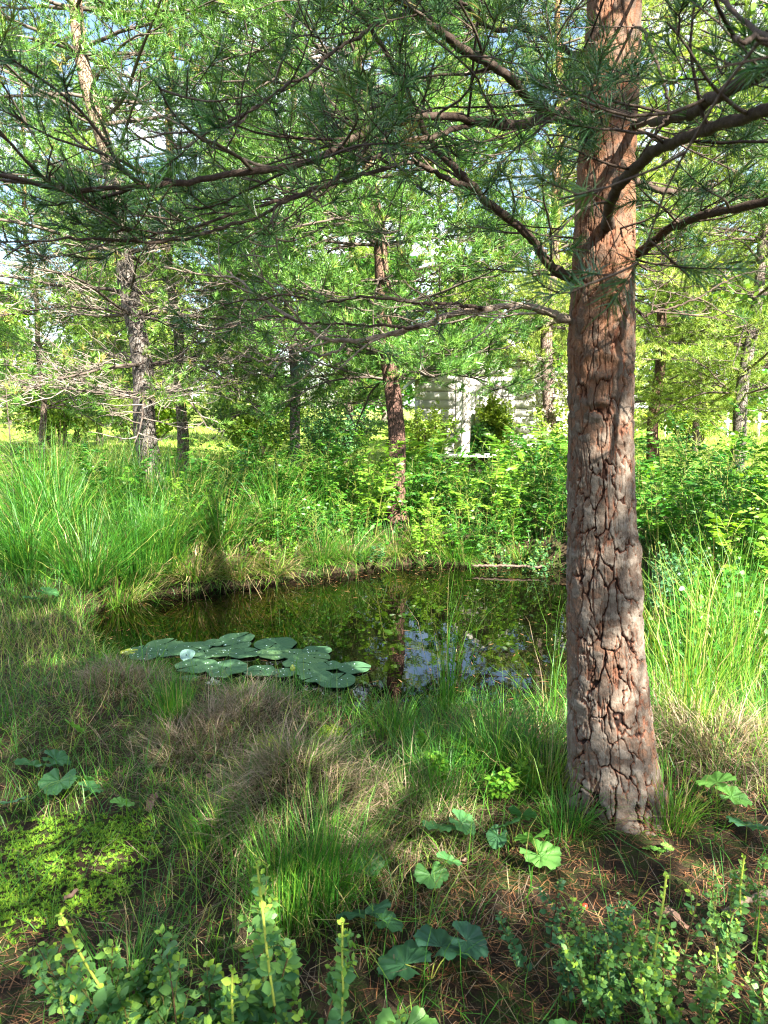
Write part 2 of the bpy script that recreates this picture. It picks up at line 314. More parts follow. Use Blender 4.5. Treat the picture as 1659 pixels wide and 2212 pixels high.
# water sheet, its rim buried in the bank
cx, cyy = POND.mean(0); o = POND - [cx, cyy]; o = o * (1 + .35 / np.linalg.norm(o, axis=1, keepdims=True)); n = len(o)
mb = MB(); v = np.vstack([[0, 0], o]); mb.add(np.column_stack([v, np.zeros(n + 1)]), t=[(0, 1 + i, 1 + (i + 1) % n) for i in range(n)])
wt = mb.build('water', M['water']); wt.location = (cx, cyy, WZ); tag(wt, kind='structure')
# ------------------------------------------------------------------ pines
def foliage_on(P2, rng, wood, ndl, m3=4, l3=(.10, .22), K=36, nl=.055, nw=.0035, tint=.45, seg2=False, dead=0.0, sparse=1.0, r3=.0018, wtint=.35):
    """third-order twigs along P2 paths with needle shoots at their ends"""
    st, d, L, t = spawn(P2, m3, .25, 1.0, 42, 1, rng, lift=.35)
    L = rng.uniform(l3[0], l3[1], len(st)); d = nrm(d + Z * .18)
    P3 = grow(st, d, L, 4, .10, .07, rng); tubes(wood, P3, np.linspace(r3, r3 * .55, 4)[None], 3, wtint + rng.normal(0, .12, len(P3)))
    e = np.concatenate([P3, P2[:, -4:]]) if P2.shape[1] >= 4 else P3
    keep = rng.uniform(0, 1, len(e)) < sparse * (1 - dead); e = e[keep]
    if len(e) == 0: return
    dd = nrm(e[:, 3] - e[:, 1]); needles(ndl, e[:, 1], dd, np.linalg.norm(e[:, 3] - e[:, 1], axis=1) * 1.12, K, nl, nw, rng, tint, seg2=seg2)
def crown(rng, tf, z0, z1, nwh, per, Lfun, wood, ndl, m2=12, m3=7, K=34, nl=.08, nw=.0045, tint=.45, deadz=0., rise=.12, dens=1.0, az0=None, azf=None, l3=(.12, .28)):
    st = []; d = []; L = []; zz = []
    for i in range(nwh):
        z = z0 + (z1 - z0) * (i + rng.uniform(-.25, .25)) / max(nwh - 1, 1); z = max(z, z0); k = per + rng.integers(-1, 2); a0 = rng.uniform(0, 6.28)
        for j in range(max(k, 2)):
            a = a0 + j * 6.283 / k + rng.normal(0, .25); c, r = tf(z); u = (z - z0) / (z1 - z0)
            st.append(c + np.array([math.cos(a), math.sin(a), 0]) * r * .5); e = rise * (1 - .2 * u) + .5 * u ** 2 + rng.normal(0, .12)
            if azf is not None and math.sin(a) > azf: st.pop(); continue
            d.append([math.cos(a), math.sin(a), e]); L.append(Lfun(z) * rng.uniform(.7, 1.15)); zz.append(z)
    st = np.array(st); d = np.array(d); L = np.array(L); zz = np.array(zz)
    P1 = grow(st, d, L, 12, .085, rng.normal(-.012, .02, len(st)) - .035 * (zz < z0 + 1.2), rng)
    R0 = np.clip(L * .011, .008, .04)[:, None]; tubes(wood, P1, R0 * np.linspace(1, .25, 12)[None], 5, .3 + rng.normal(0, .1, len(P1)))
    for lo in (True, False):
        s = (zz < deadz) == lo; P = P1[s]
        if len(P) == 0: continue
        s2, d2, L2, _ = spawn(P, m2 + (5 if lo else 0), .10, 1, 52, .44, rng); P2 = grow(s2, d2, np.clip(L2, .12, 1.3), 7, .13, .03, rng)
        tubes(wood, P2, np.linspace(.0075, .003, 7)[None], 4, (.75 if lo else .35) + rng.normal(0, .18, len(P2)))
        if lo:
            s3, d3, L3, _ = spawn(P2, 6, .1, 1, 58, .55, rng); P3 = grow(s3, d3, np.clip(L3, .1, .55), 6, .24, .0, rng)
            tubes(wood, P3, np.linspace(.0040, .0022, 6)[None], 3, .8 + rng.normal(0, .2, len(P3)))
            foliage_on(P3[rng.uniform(0, 1, len(P3)) < .35], rng, wood, ndl, 1, (.08, .18), K, nl, nw, tint + .2, sparse=.45)
        else: foliage_on(P2, rng, wood, ndl, m3, l3, K, nl, nw, tint, sparse=dens)
def pine(name, x, y, h, r, z0, label, seed, lean=(0, 0), bark='bark', needle='needle', Lmax=1.8, nwh=15, per=5, group=None, deadz=0., tint=.45, K=32, nw=.0085, dens=.9, cat='pine tree', bend=None, m2=11):
    rng = np.random.default_rng(seed); g = hz(x, y) - .06; root = empty(name, (x, y, g), label, cat, group)
    def tf(z):
        u = z / h; wv = .05 * math.sin(z * 1.1 + seed) + .03 * math.sin(z * 2.7 + seed * 2)
        b = (0, 0) if bend is None else (bend[0] * math.sin(min(u * 3, 1.5)), bend[1])
        return np.array([lean[0] * u * h / 5 + wv * min(z, 1) + b[0], lean[1] * u * h / 5 + wv * .6 * min(z, 1), z]), max(r * (1 - u * .88) * (1 + .35 * math.exp(-z * 3.5)), .01)
    zs = np.linspace(0, h, 90); th = np.arange(20) / 20 * 6.283
    cc = np.array([tf(z)[0] for z in zs]); rr = np.array([tf(z)[1] for z in zs])
    R = rr[:, None] * (1 + .16 * (vnoise(np.stack([np.cos(th)[None] * 2.2 + 0 * zs[:, None], np.sin(th)[None] * 2.2 + 0 * zs[:, None], zs[:, None] * 2.5 + 0 * th[None]], -1), seed) - .5))
    V = cc[:, None] + np.stack([R * np.cos(th), R * np.sin(th), 0 * R], -1)
    mb = MB(); mb.add(V, q=strip_quads(1, 90, 20, True)); mb.build('trunk', M[bark], root, True)
    wood, ndl = MB(), MB()
    prof = lambda z: Lmax * (0.75 + .5 * math.sin(min((z - z0) / (h - z0), 1) * 2.2)) * (1 - .72 * max((z - z0) / (h - z0), 0) ** 1.5)
    crown(rng, tf, z0, h * .98, nwh, per, prof, wood, ndl, K=K, nw=nw, tint=tint, deadz=deadz, dens=dens, m2=m2)
    wood.build('branchwork', M['twig'], root); ndl.build('needles', M[needle], root); return root
# ---- the near pine
root = empty('pine_tree', (0, 0, 0), 'large near pine with thick reddish grey cracked bark standing right of the pond', 'pine tree')
TY = 2.62
rows = [(0, 1270, 1385), (150, 1262, 1380), (300, 1252, 1372), (450, 1243, 1370), (600, 1236, 1369), (750, 1228, 1367), (900, 1229, 1365), (1050, 1228, 1367), (1200, 1228, 1375), (1300, 1228, 1381), (1450, 1229, 1393), (1600, 1230, 1409), (1720, 1233, 1425), (1830, 1226, 1452)]
tz, tx, tr = [], [], []
for py, l, rr in rows:
    q = ray((l + rr) / 2, py); t = TY / q[1]; p = CAM + t * q; tz.append(p[2]); tx.append(p[0]); tr.append((rr - l) / 2 / F * (t - .0) * .985)
tz, tx, tr = map(lambda a: np.array(a)[::-1], (tz, tx, tr))
def tfun(z):
    z = np.asarray(z, float); top = tz[-1]; up = np.clip((z - top) / (9.5 - top), 0, 1)
    x = np.interp(z, tz, tx) + np.where(z > top, (z - top) * .02 + .06 * np.sin((z - top) * .8), 0); r = np.where(z > top, tr[-1] * (1 - .9 * up), np.interp(z, tz, tr)); return x, r
NT = 420; zs = np.concatenate([np.arange(-.25, 3.1, .0042), np.linspace(3.12, 9.5, 160)]); th = np.arange(NT) / NT * 2 * math.pi
ZZ, TH = np.meshgrid(zs, th, indexing='ij'); cosT, sinT = np.cos(TH), np.sin(TH)
P3 = np.stack([cosT * .12, sinT * .12, ZZ], -1)
wu = (fbm(P3 * [9, 9, 5], 4, 3) - .47) * 1.5; wv = (fbm(P3 * [9, 9, 5], 4, 33) - .47) * 1.1
def voro(nu, cv, seed, wk=1.0):
    u = TH / (2 * math.pi) * nu + wu * wk; v = ZZ / cv + wv * wk; fu, fv = np.floor(u).astype(int), np.floor(v).astype(int); F1 = np.full(u.shape, 9.); F2 = F1.copy(); idv = np.zeros(u.shape)
    for a in (-1, 0, 1):
        for c in (-1, 0, 1):
            ci = (fu + a) % nu; px = fu + a + .5 + .75 * (hashf(ci, fv + c, 0 * ci, seed) - .5); pv = fv + c + .5 + .8 * (hashf(ci, fv + c, 0 * ci, seed + 5) - .5) + .5 * (ci % 2)
            d = np.hypot(u - px, v - pv - 0); nw_ = d < F1; F2 = np.where(nw_, F1, np.minimum(F2, d)); idv = np.where(nw_, hashf(ci, fv + c, 0 * ci, seed + 9), idv); F1 = np.minimum(F1, d)
    return F2 - F1, idv
rag = (fbm(P3 * [45, 45, 28], 3, 77) - .44) * .55
wu = wu + rag; wv = wv + rag * .6; e1, id1 = voro(17, .16, 1, 1.45); e2, id2 = voro(26, .026, 21, 1.2)
low = sstep(2.6, .2, ZZ)
ridge = np.abs(fbm(np.stack([cosT * 3.1, sinT * 3.1, ZZ * 3.6], -1) + wu[..., None] * .10, 5, 90) - .47); vert = .8 * (1 - sstep(0, .035, ridge))
ridge2 = np.abs(fbm(np.stack([cosT * 6.0, sinT * 6.0, ZZ * 7.0], -1) + wu[..., None] * .15, 5, 190) - .47); vert = np.maximum(vert, .35 * (1 - sstep(0, .03, ridge2)))
hole = sstep(0.0, .075, e1 - .05 * (vnoise(P3 * 12, 4))); plate_h = (.12 + .88 * hole) * (.8 + .2 * id1); flake = sstep(0, .10, e2) * .55 + id2 * .45
terr = np.floor(fbm(P3 * [22, 22, 30], 4, 50) * 10 + id2 * .8) / 10
rel = plate_h * (.006 + .012 * low) - vert * (.003 + .008 * low) + flake * .0030 + terr * .013 + (fbm(P3 * 60, 3, 70) - .5) * .005
X0, R0 = tfun(ZZ)
def dent(px, py, su, sv_, dep):
    global rel
    p = pt(px, py, TY - .12); p = CAM + ray(px, py) * ((TY - .11) / ray(px, py)[1]); xx, _ = tfun(p[2]); a = math.atan2(p[1] - TY, p[0] - xx)
    g = np.exp(-(((TH - a % 6.2832) / su) ** 2 + ((ZZ - p[2]) / sv_) ** 2)); ring = np.exp(-(((np.sqrt(((TH - a % 6.2832) / su) ** 2 + ((ZZ - p[2]) / sv_) ** 2)) - 1.9) / .6) ** 2); rel = rel - dep * g + ring * .006; return g
k1 = dent(1296, 885, .22, .014, .022); k2 = dent(1300, 790, .3, .02, .008); k3 = dent(1245, 850, .12, .02, .014); k4 = dent(1350, 932, .1, .02, .012)
lump = .012 * np.exp(-(((TH - 5.85) / .3) ** 2 + ((ZZ - 1.0) / .05) ** 2)) + .01 * np.exp(-(((TH - 5.8) / .3) ** 2 + ((ZZ - .86) / .06) ** 2))
RR = R0 * (1 + .05 * (fbm(np.stack([cosT * 1.3, sinT * 1.3, ZZ * 1.4], -1), 2, 8) - .5)) - .012 - .006 * low + rel * sstep(9.5, 2, ZZ) + lump + .038 * np.exp(-np.maximum(ZZ - .04, -.1) / .08) * (.5 + .5 * np.cos(TH * 5 + 1.0 + 1.5 * np.sin(TH * 2)))
V = np.stack([X0 + RR * cosT, TY + RR * sinT, ZZ], -1)
crk = np.clip(hole * .95 - vert * .75 + .10 * (flake - .5) - .42 * (1 - sstep(0, .08, e2)), 0, 1); crk = np.clip(crk - (k1 + k2 * .5 + k3 + k4) * .9, 0, 1)
crk = 1 - (1 - crk) * (.55 + .45 * low)
tn = .30 + .42 * sstep(2.3, 1.1, ZZ) * (.6 + .4 * id1) + (id2 - .5) * .45 + (fbm(P3 * [8, 8, 3], 3, 11) - .47) * .9 + .1 * low
mb = MB(); mb.add(V, q=strip_quads(1, len(zs), NT, True), tint=np.clip(tn, 0, 1).ravel()); mb.build('trunk', M['nearbark'], root, True, attr2=crk.ravel())
# its visible branches, each a part of its own: (points, r0, r1, side branches, deadness, needle size factor)
BR = [
 ([(1232, 690, 2.55), (1150, 668, 2.5), (1020, 672, 2.45), (900, 712, 2.4), (740, 745, 2.4), (650, 715, 2.45), (560, 650, 2.5), (490, 585, 2.55)], .021, .004, 13, .93),
 ([(1045, 668, 2.46), (960, 664, 2.4), (850, 655, 2.36), (700, 650, 2.32), (600, 640, 2.3), (470, 655, 2.3)], .0085, .0028, 9, .85),
 ([(905, 708, 2.4), (800, 698, 2.36), (700, 703, 2.33), (600, 690, 2.3), (470, 705, 2.3), (330, 690, 2.3)], .0065, .002, 9, .7),
 ([(745, 743, 2.4), (690, 762, 2.38), (640, 745, 2.35), (580, 780, 2.33), (535, 768, 2.3)], .006, .0025, 5, .95),
 ([(1236, 608, 2.55), (1180, 565, 2.45), (1130, 505, 2.38), (1020, 410, 2.28), (940, 330, 2.22), (912, 275, 2.18), (870, 170, 2.1), (800, 60, 2.0), (700, -60, 1.9)], .023, .006, 12, .2),
 ([(1022, 412, 2.28), (960, 375, 2.2), (910, 350, 2.15), (850, 362, 2.1), (760, 400, 2.0), (650, 440, 1.9), (500, 480, 1.8), (330, 500, 1.7), (150, 480, 1.65)], .011, .003, 14, .1),
 ([(1262, 232, 2.55), (1190, 243, 2.35), (1138, 218, 2.15), (1060, 148, 1.95), (960, 80, 1.8), (860, -10, 1.68), (700, -150, 1.5)], .022, .01, 12, .1),
 ([(1262, 262, 2.55), (1190, 248, 2.42), (1110, 264, 2.3), (1030, 258, 2.2), (960, 245, 2.12), (880, 255, 2.0), (790, 290, 1.9), (700, 335, 1.8), (600, 352, 1.7), (440, 380, 1.6), (280, 400, 1.52), (110, 410, 1.45), (-60, 370, 1.4)], .022, .005, 22, .05),
 ([(1062, 268, 2.25), (960, 295, 2.15), (880, 320, 2.08), (800, 350, 2.0), (700, 400, 1.92), (600, 450, 1.82), (460, 500, 1.7), (300, 530, 1.6), (120, 520, 1.5)], .011, .003, 16, .1),
 ([(1000, 110, 1.86), (930, 50, 1.9), (870, 38, 1.9), (760, 90, 1.8), (640, 180, 1.7), (560, 245, 1.6), (480, 270, 1.5)], .008, .003, 10, .15),
 ([(1318, 540, 2.55), (1308, 478, 2.36), (1345, 398, 2.12), (1400, 340, 1.92), (1480, 308, 1.72), (1570, 280, 1.5), (1700, 240, 1.3), (1900, 180, 1.1)], .025, .012, 13, .15),
 ([(1366, 548, 2.56), (1400, 525, 2.48), (1460, 495, 2.35), (1560, 464, 2.15), (1700, 432, 1.95), (1950, 380, 1.7)], .022, .012, 13, .3),
 ([(1355, 378, 2.62), (1440, 405, 2.66), (1520, 404, 2.7), (1600, 424, 2.75), (1700, 412, 2.8), (1850, 380, 2.9)], .017, .009, 12, .4),
 ([(1350, 262, 2.58), (1400, 255, 2.1), (1480, 232, 1.7), (1560, 203, 1.45), (1659, 150, 1.25), (1800, 80, 1.1)], .02, .013, 10, .1),
 ([(1360, 650, 2.62), (1400, 676, 2.6), (1440, 660, 2.62), (1510, 640, 2.7), (1600, 590, 2.8), (1700, 570, 2.9)], .0075, .003, 9, .9),
 ([(1360, 560, 2.7), (1430, 590, 2.9), (1520, 540, 3.0), (1640, 500, 3.1)], .007, .003, 9, .9),
 ([(1300, 20, 2.6), (1290, 110, 2.2), (1250, 190, 1.95), (1190, 260, 1.85), (1120, 330, 1.8)], .009, .003, 9, .05),
 ([(1340, 40, 2.6), (1385, 60, 2.2), (1420, 150, 1.95), (1440, 250, 1.85), (1400, 310, 1.8)], .009, .003, 7, .1),
 ([(1350, -60, 2.6), (1500, -40, 1.7), (1680, 60, .95), (1640, 78, .78), (1580, 78, .70)], .009, .0022, 4, .0),
 ([(1240, 120, 2.55), (1150, 60, 2.5), (1060, 60, 2.4), (960, -20, 2.3), (850, -120, 2.2)], .014, .006, 10, .1),
]
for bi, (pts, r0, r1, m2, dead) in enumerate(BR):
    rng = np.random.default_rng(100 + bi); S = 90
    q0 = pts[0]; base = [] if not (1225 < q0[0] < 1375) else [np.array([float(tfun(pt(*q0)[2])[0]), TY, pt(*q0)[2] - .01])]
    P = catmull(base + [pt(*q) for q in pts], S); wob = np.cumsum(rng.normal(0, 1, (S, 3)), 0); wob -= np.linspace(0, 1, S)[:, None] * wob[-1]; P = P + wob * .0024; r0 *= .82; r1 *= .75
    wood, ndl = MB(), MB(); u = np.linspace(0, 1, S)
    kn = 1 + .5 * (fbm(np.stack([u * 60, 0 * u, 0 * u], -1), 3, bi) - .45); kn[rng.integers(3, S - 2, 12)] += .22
    tubes(wood, P[None], ((r0 + (r1 - r0) * u ** .8) * kn * (1 + .9 * np.exp(-np.maximum(u - .06, 0) * 32) * (r0 > .015)))[None], 10, .80 if bi in (0, 3) else .33)  # painted light: low left limb pale as if sunlit, others dark as if shaded
    L1 = np.linalg.norm(np.diff(P, axis=0), axis=1).sum()
    s2, d2, L2, t2 = spawn(P[None], m2, .12, 1, 50, .34, rng, lift=-.15 if dead > .6 else .1); L2 = np.clip(L2, .10, .75)
    P2 = grow(s2, d2, L2, 9, .10, .02 if dead < .6 else -.01, rng); rr2 = np.clip(r0 * .28, .0022, .0045)
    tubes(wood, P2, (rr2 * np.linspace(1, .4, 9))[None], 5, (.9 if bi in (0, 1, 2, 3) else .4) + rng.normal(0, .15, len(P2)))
    s3, d3, L3, t3 = spawn(P2, 3, .15, 1, 50, .5, rng); P3_ = grow(s3, d3, np.clip(L3, .06, .4), 6, .14, .03, rng)
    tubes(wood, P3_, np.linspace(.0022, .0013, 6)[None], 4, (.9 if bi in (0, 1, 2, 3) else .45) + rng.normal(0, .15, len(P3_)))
    if dead > .6:
        s4, d4, L4, _ = spawn(P3_, 2, .2, 1, 50, .6, rng); P4 = grow(s4, d4, np.clip(L4, .04, .2), 4, .2, .0, rng); tubes(wood, P4, np.linspace(.0016, .001, 4)[None], 3, .6)
    allp = P3_[rng.uniform(0, 1, len(P3_)) > dead]
    foliage_on(allp, rng, wood, ndl, 2, (.05, .12), 42, .052, .0017, .5, seg2=True, r3=.0017, sparse=.45)
    e = P2[rng.uniform(0, 1, len(P2)) > dead][:, -4:]
    if len(e): needles(ndl, e[:, 1], nrm(e[:, 3] - e[:, 1]), np.linalg.norm(e[:, 3] - e[:, 1], axis=1) * 1.1, 70, .052, .0016, rng, .4, seg2=True)
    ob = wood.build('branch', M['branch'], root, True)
    if ndl.n: ndl.build('needles', M['needle_blue'], ob)
rng = np.random.default_rng(7); wood, ndl = MB(), MB()
crown(rng, lambda z: (np.array([float(tfun(z)[0]), TY, z]), float(tfun(z)[1])), 3.8, 9.3, 9, 4, lambda z: 2.6 * (1 - .75 * ((z - 3.3) / 6.) ** 1.4), wood, ndl, m2=9, m3=4, K=26, nl=.06, nw=.006, dens=.5, rise=.2)
crown(rng, lambda z: (np.array([float(tfun(z)[0]), TY, z]), float(tfun(z)[1])), 3.6, 6.5, 5, 5, lambda z: 2.1, wood, ndl, m2=9, m3=5, K=20, nl=.07, nw=.012, dens=.6, rise=.15, azf=-.2)  # extra boughs towards the camera, out of view, added to shade the foreground
wood.build('upper_branchwork', M['twig'], root); ndl.build('upper_needles', M['needle'], root)
# ---- pines beyond the pond
def gx_at(px, y): return (px - 829.5) / F * y * 1.02
LP = pine('pine_tree', gx_at(352, 9.4), 9.4, 10.5, .145, 1.35, 'leaning grey pine at the left with bare tangled lower twigs', 11, lean=(-.62, .1), bark='bark_grey', deadz=3.0, Lmax=2.5, nwh=21, per=5)
CP = pine('pine_tree', gx_at(862, 8.35), 8.35, 8.0, .11, 1.7, 'slim red barked pine just behind the middle of the pond', 12, lean=(-.40, .1), bark='bark_red', Lmax=2.0, nwh=19, per=6)
pine('pine_tree', gx_at(400, 13.0), 13.0, 13, .10, 2.0, 'tall straight orange pine behind the leaning left pine', 13, bark='bark', Lmax=2.2, nwh=17, tint=.6, dens=.75)
P4 = pine('pine_tree', gx_at(640, 12.2), 12.2, 9.5, .09, 1.2, 'pine with low hanging boughs between the left pine and the slim red pine', 14, lean=(.03, 0), bark='bark_grey', Lmax=2.5, nwh=21, tint=.5)
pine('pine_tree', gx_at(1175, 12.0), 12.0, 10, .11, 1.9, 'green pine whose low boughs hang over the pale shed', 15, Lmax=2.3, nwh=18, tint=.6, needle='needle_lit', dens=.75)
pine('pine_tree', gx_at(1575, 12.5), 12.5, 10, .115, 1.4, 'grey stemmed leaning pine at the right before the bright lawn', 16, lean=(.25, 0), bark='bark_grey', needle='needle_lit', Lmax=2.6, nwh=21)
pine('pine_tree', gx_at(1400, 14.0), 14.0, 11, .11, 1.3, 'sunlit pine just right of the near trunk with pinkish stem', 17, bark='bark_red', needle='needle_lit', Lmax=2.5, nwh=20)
pine('pine_tree', gx_at(60, 14.5), 15.5, 9, .07, 1.2, 'pine at the far left edge with blue sky between its boughs', 18, Lmax=2.2, nwh=14, dens=.8)
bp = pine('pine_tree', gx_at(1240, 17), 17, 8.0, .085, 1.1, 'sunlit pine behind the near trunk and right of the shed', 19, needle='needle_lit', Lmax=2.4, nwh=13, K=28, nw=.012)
for src, x, y, rz, s, lab in [(bp, gx_at(1720, 16.5), 16.5, 1.3, 1.0, 'sunlit pine at the right edge beyond the grey stemmed pine'), (bp, gx_at(1490, 20), 20, 2.6, 1.05, 'distant sunlit pine seen between the two right hand pines'),
                          (bp, gx_at(760, 21), 21, 3.7, 1.15, 'distant pine behind the slim red pine'), (bp, gx_at(230, 23), 23, 4.4, 1.1, 'distant pine left of the leaning grey pine'), (bp, gx_at(520, 25), 25, .6, 1.1, 'distant pine in the gap right of the leaning grey pine')]:
    c = copy_tree(src); c.location = (x, y, hz(x, y) - .05); c.rotation_euler.z = rz; c.scale = (s,) * 3; tag(c, lab, 'pine tree')
# ------------------------------------------------------------------ broad-leaved builders
def leaves_at(mb, pos, L, W, rng, tint, dirs=None, droop=.35, S=4, tv=.16):
    n = len(pos); d = rng.normal(size=(n, 3)) * [1, 1, .5] if dirs is None else dirs
    d = nrm(d - Z * droop); A, B = perp(d); ph = rng.normal(0, .7, (n, 1)); sd = A * np.cos(ph) + B * np.sin(ph); up = np.cross(sd, d)
    L = np.broadcast_to(L, (n,)) * rng.uniform(.5, 1.2, n); u = np.linspace(0, 1, S + 1); pr = np.array([.08, .72, 1., .68, .04]) if S == 4 else np.array([.1, 1, .75, .04])
    P = pos[:, None] + d[:, None] * (u[None] * L[:, None])[..., None] - up[:, None] * ((u ** 2)[None] * L[:, None] * .18)[..., None]
    Wd = sd[:, None] * (pr[None] * (L * W)[:, None])[..., None]
    ribbons(mb, P, Wd, np.clip(tint + rng.normal(0, tv, n), 0, 1))
def broadtree(name, x, y, h, r, z0, label, seed, Lmax=2., leaf='birchleaf', bark='bark_grey', lsz=.07, nper=26, nwh=12, per=4, cat='tree', lean=(0, 0), group=None, rise=.6, tint=.5):
    rng = np.random.default_rng(seed); g = hz(x, y) - .05; root = empty(name, (x, y, g), label, cat, group)
    tf = lambda z: (np.array([lean[0] * z + .08 * math.sin(z * .9 + seed), lean[1] * z, z]), max(r * (1 - .85 * z / h), .012))
    zs = np.linspace(0, h, 30); P = np.array([tf(z)[0] for z in zs])[None]; R = np.array([tf(z)[1] * (1 + .3 * math.exp(-3 * z)) for z in zs])[None]
    mb = MB(); tubes(mb, P, R, 14); mb.build('trunk', M[bark], root, True)
    wood, lv = MB(), MB(); st = []; d = []; L = []
    for i in range(nwh * per):
        z = z0 + (h * .97 - z0) * (i / (nwh * per)) ** .9; a = i * 2.4 + rng.normal(0, .3); u = (z - z0) / (h - z0)
        st.append(tf(z)[0]); d.append([math.cos(a), math.sin(a), rise + .5 * u]); L.append(Lmax * (.55 + 1.3 * u * (1 - u)) * rng.uniform(.7, 1.2) * (1 - .4 * u))
    P1 = grow(np.array(st), np.array(d), np.array(L), 9, .10, -.04, rng); tubes(wood, P1, (np.array(L) * .012)[:, None] * np.linspace(1, .25, 9)[None], 5, .3)
    s2, d2, L2, _ = spawn(P1, 8, .2, 1, 48, .42, rng); P2 = grow(s2, d2, np.clip(L2, .15, 2), 6, .14, -.05, rng); tubes(wood, P2, np.linspace(.008, .003, 6)[None] * max(1, h / 9), 3, .35)
    k = nper; t = rng.uniform(.15, 1, (len(P2), k)) * 4.99; i = t.astype(int); rr = np.arange(len(P2))[:, None]; q = P2[rr, i] + (P2[rr, i + 1] - P2[rr, i]) * (t - i)[..., None]
    q = q + rng.normal(0, lsz * 1.3, q.shape); leaves_at(lv, q.reshape(-1, 3), lsz, .42, rng, tint, tv=.2)
    wood.build('branchwork', M['twig'], root); lv.build('foliage', M[leaf], root); return root
# birch whose twigs hang in at the top right, and the pale birch stem by the shed
broadtree('birch_tree', gx_at(1850, 5.6), 5.6, 8, .08, 1.9, 'bright leaved birch whose twigs hang in at the top right corner', 31, Lmax=2.4, lsz=.055, bark='bark_pale', cat='birch tree', rise=.5, nper=20, nwh=13)
broadtree('birch_tree', gx_at(992, 13.0), 13.0, 8, .085, 2.6, 'slim pale birch stem standing in front of the weathered shed', 32, Lmax=1.2, lsz=.07, bark='bark_pale', cat='birch tree', nper=18, tint=.6)
# far trees around the lawn
ft = broadtree('leafy_tree', -16, 44, 9, .2, 1.0, 'wide leafy tree beyond the lawn, leftmost of the far row', 41, Lmax=4.2, lsz=.27, nper=30, nwh=11, tint=.55, leaf='birchleaf')
ft2 = broadtree('leafy_tree', -8.5, 47, 10, .2, .6, 'tall leafy tree beyond the lawn right of the leftmost far tree', 42, Lmax=4.0, lsz=.27, nper=30, nwh=11, tint=.4, leaf='leaf')
far = [(ft, -25, 50, 1.1, .9), (ft2, -1.5, 50, 2.2, 1.0), (ft, 5, 46, 3.3, .95), (ft2, 11.5, 50, 4.4, 1.05), (ft, 18, 47, 5.1, 1.0), (ft2, 25, 52, .7, 1.0), (ft, 32, 55, 1.9, 1.1), (ft2, -33, 56, 2.9, 1.1), (ft2, 0, 60, 3.9, 1.3), (ft, 15, 62, 3.0, 1.3), (ft, -18, 60, 1.0, 1.3)]
flab = ['far leafy tree past the left edge of the lawn', 'far leafy tree behind the gap left of the slim red pine', 'far leafy tree behind the pale shed on its left', 'far leafy tree behind the shed on its right', 'far leafy tree behind the near trunk', 'far leafy tree behind the white fence', 'far leafy tree past the right edge of the lawn', 'outermost far leafy tree at the left', 'rearmost leafy tree behind the shed', 'rearmost leafy tree behind the white fence', 'rearmost leafy tree at the left of the lawn']
for (s, x, y, rz, k), lab in zip(far, flab):
    c = copy_tree(s); c.location = (x, y, hz(x, y)); c.rotation_euler.z = rz; c.scale = (k,) * 3; tag(c, lab, 'tree')
# bushes at the lawn edge
def bush(name, x, y, h, rad, label, seed, leaf='leaf', lsz=.06, nst=26, nper=40, cat='bush', tint=.5, flower=None, W=.42, group=None):
    rng = np.random.default_rng(seed); root = empty(name, (x, y, hz(x, y) - .03), label, cat, group); a = rng.uniform(0, 6.28, nst); t = rng.uniform(.1, 1, nst)
    d = np.stack([np.cos(a) * t * rad / h, np.sin(a) * t * rad / h, 1 + 0 * t], -1); P1 = grow(np.stack([np.cos(a), np.sin(a), 0 * a], -1) * .12 * rad, d, h * rng.uniform(.65, 1.1, nst), 8, .09, .0, rng)
    wood, lv = MB(), MB(); tubes(wood, P1, np.linspace(.010, .003, 8)[None] * h, 4, .4)
    s2, d2, L2, _ = spawn(P1, 7, .2, 1, 45, .35, rng); P2 = grow(s2, d2, L2, 5, .12, .03, rng); tubes(wood, P2, np.linspace(.004, .0015, 5)[None] * h, 3, .4)
    tt = rng.uniform(.1, 1, (len(P2), nper)) * 3.99; i = tt.astype(int); rr = np.arange(len(P2))[:, None]; q = (P2[rr, i] + (P2[rr, i + 1] - P2[rr, i]) * (tt - i)[..., None]); q = q + rng.normal(0, lsz * .8, q.shape); q[..., 2] = np.maximum(q[..., 2], .02)
    leaves_at(lv, q.reshape(-1, 3), lsz, W, rng, tint, tv=.2, S=3)
    wood.build('stems', M['twig'], root); lv.build('foliage', M[leaf], root)
    if flower:
        fm = MB(); e = P2[rng.uniform(0, 1, len(P2)) < flower][:, -1]
        q = (e[:, None] + rng.normal(0, .055, (len(e), 34, 3)) * [1, 1, 1.3]); leaves_at(fm, q.reshape(-1, 3), .045, .6, rng, .6, S=3, tv=.2); fm.build('blossom', M['white_flower'], root)
    return root
bush('flowering_bush', gx_at(1205, 12.6), 12.6, 1.75, .85, 'tall bush full of pale blossom between the shed and the near trunk', 51, lsz=.055, flower=.9, tint=.85, nper=26, leaf='birchleaf')
bush('flowering_bush', gx_at(1255, 11.6), 11.6, 1.25, .9, 'low yellow green bush just left of the near trunk behind the ferns', 52, lsz=.05, tint=.9, leaf='birchleaf', flower=.3)
bush('garden_bush', gx_at(905, 13.6), 13.6, 1.1, .8, 'low pale green bush at the left foot of the shed', 53, lsz=.05, tint=.85, leaf='birchleaf')
bush('garden_bush', gx_at(1035, 14.1), 14.1, .8, .35, 'dark low bush against the shed behind the bench', 54, lsz=.05, tint=.05, leaf='needle')
bush('climbing_bush', gx_at(1066, 14.3), 14.3, 1.2, .15, 'narrow yellow green climber on the corner of the shed', 55, lsz=.07, tint=.9, leaf='birchleaf')
bush('garden_bush', gx_at(560, 17), 17, 1.6, 1.5, 'rounded pale green bush behind the gap left of the slim red pine', 56, lsz=.08, tint=.7, leaf='birchleaf')
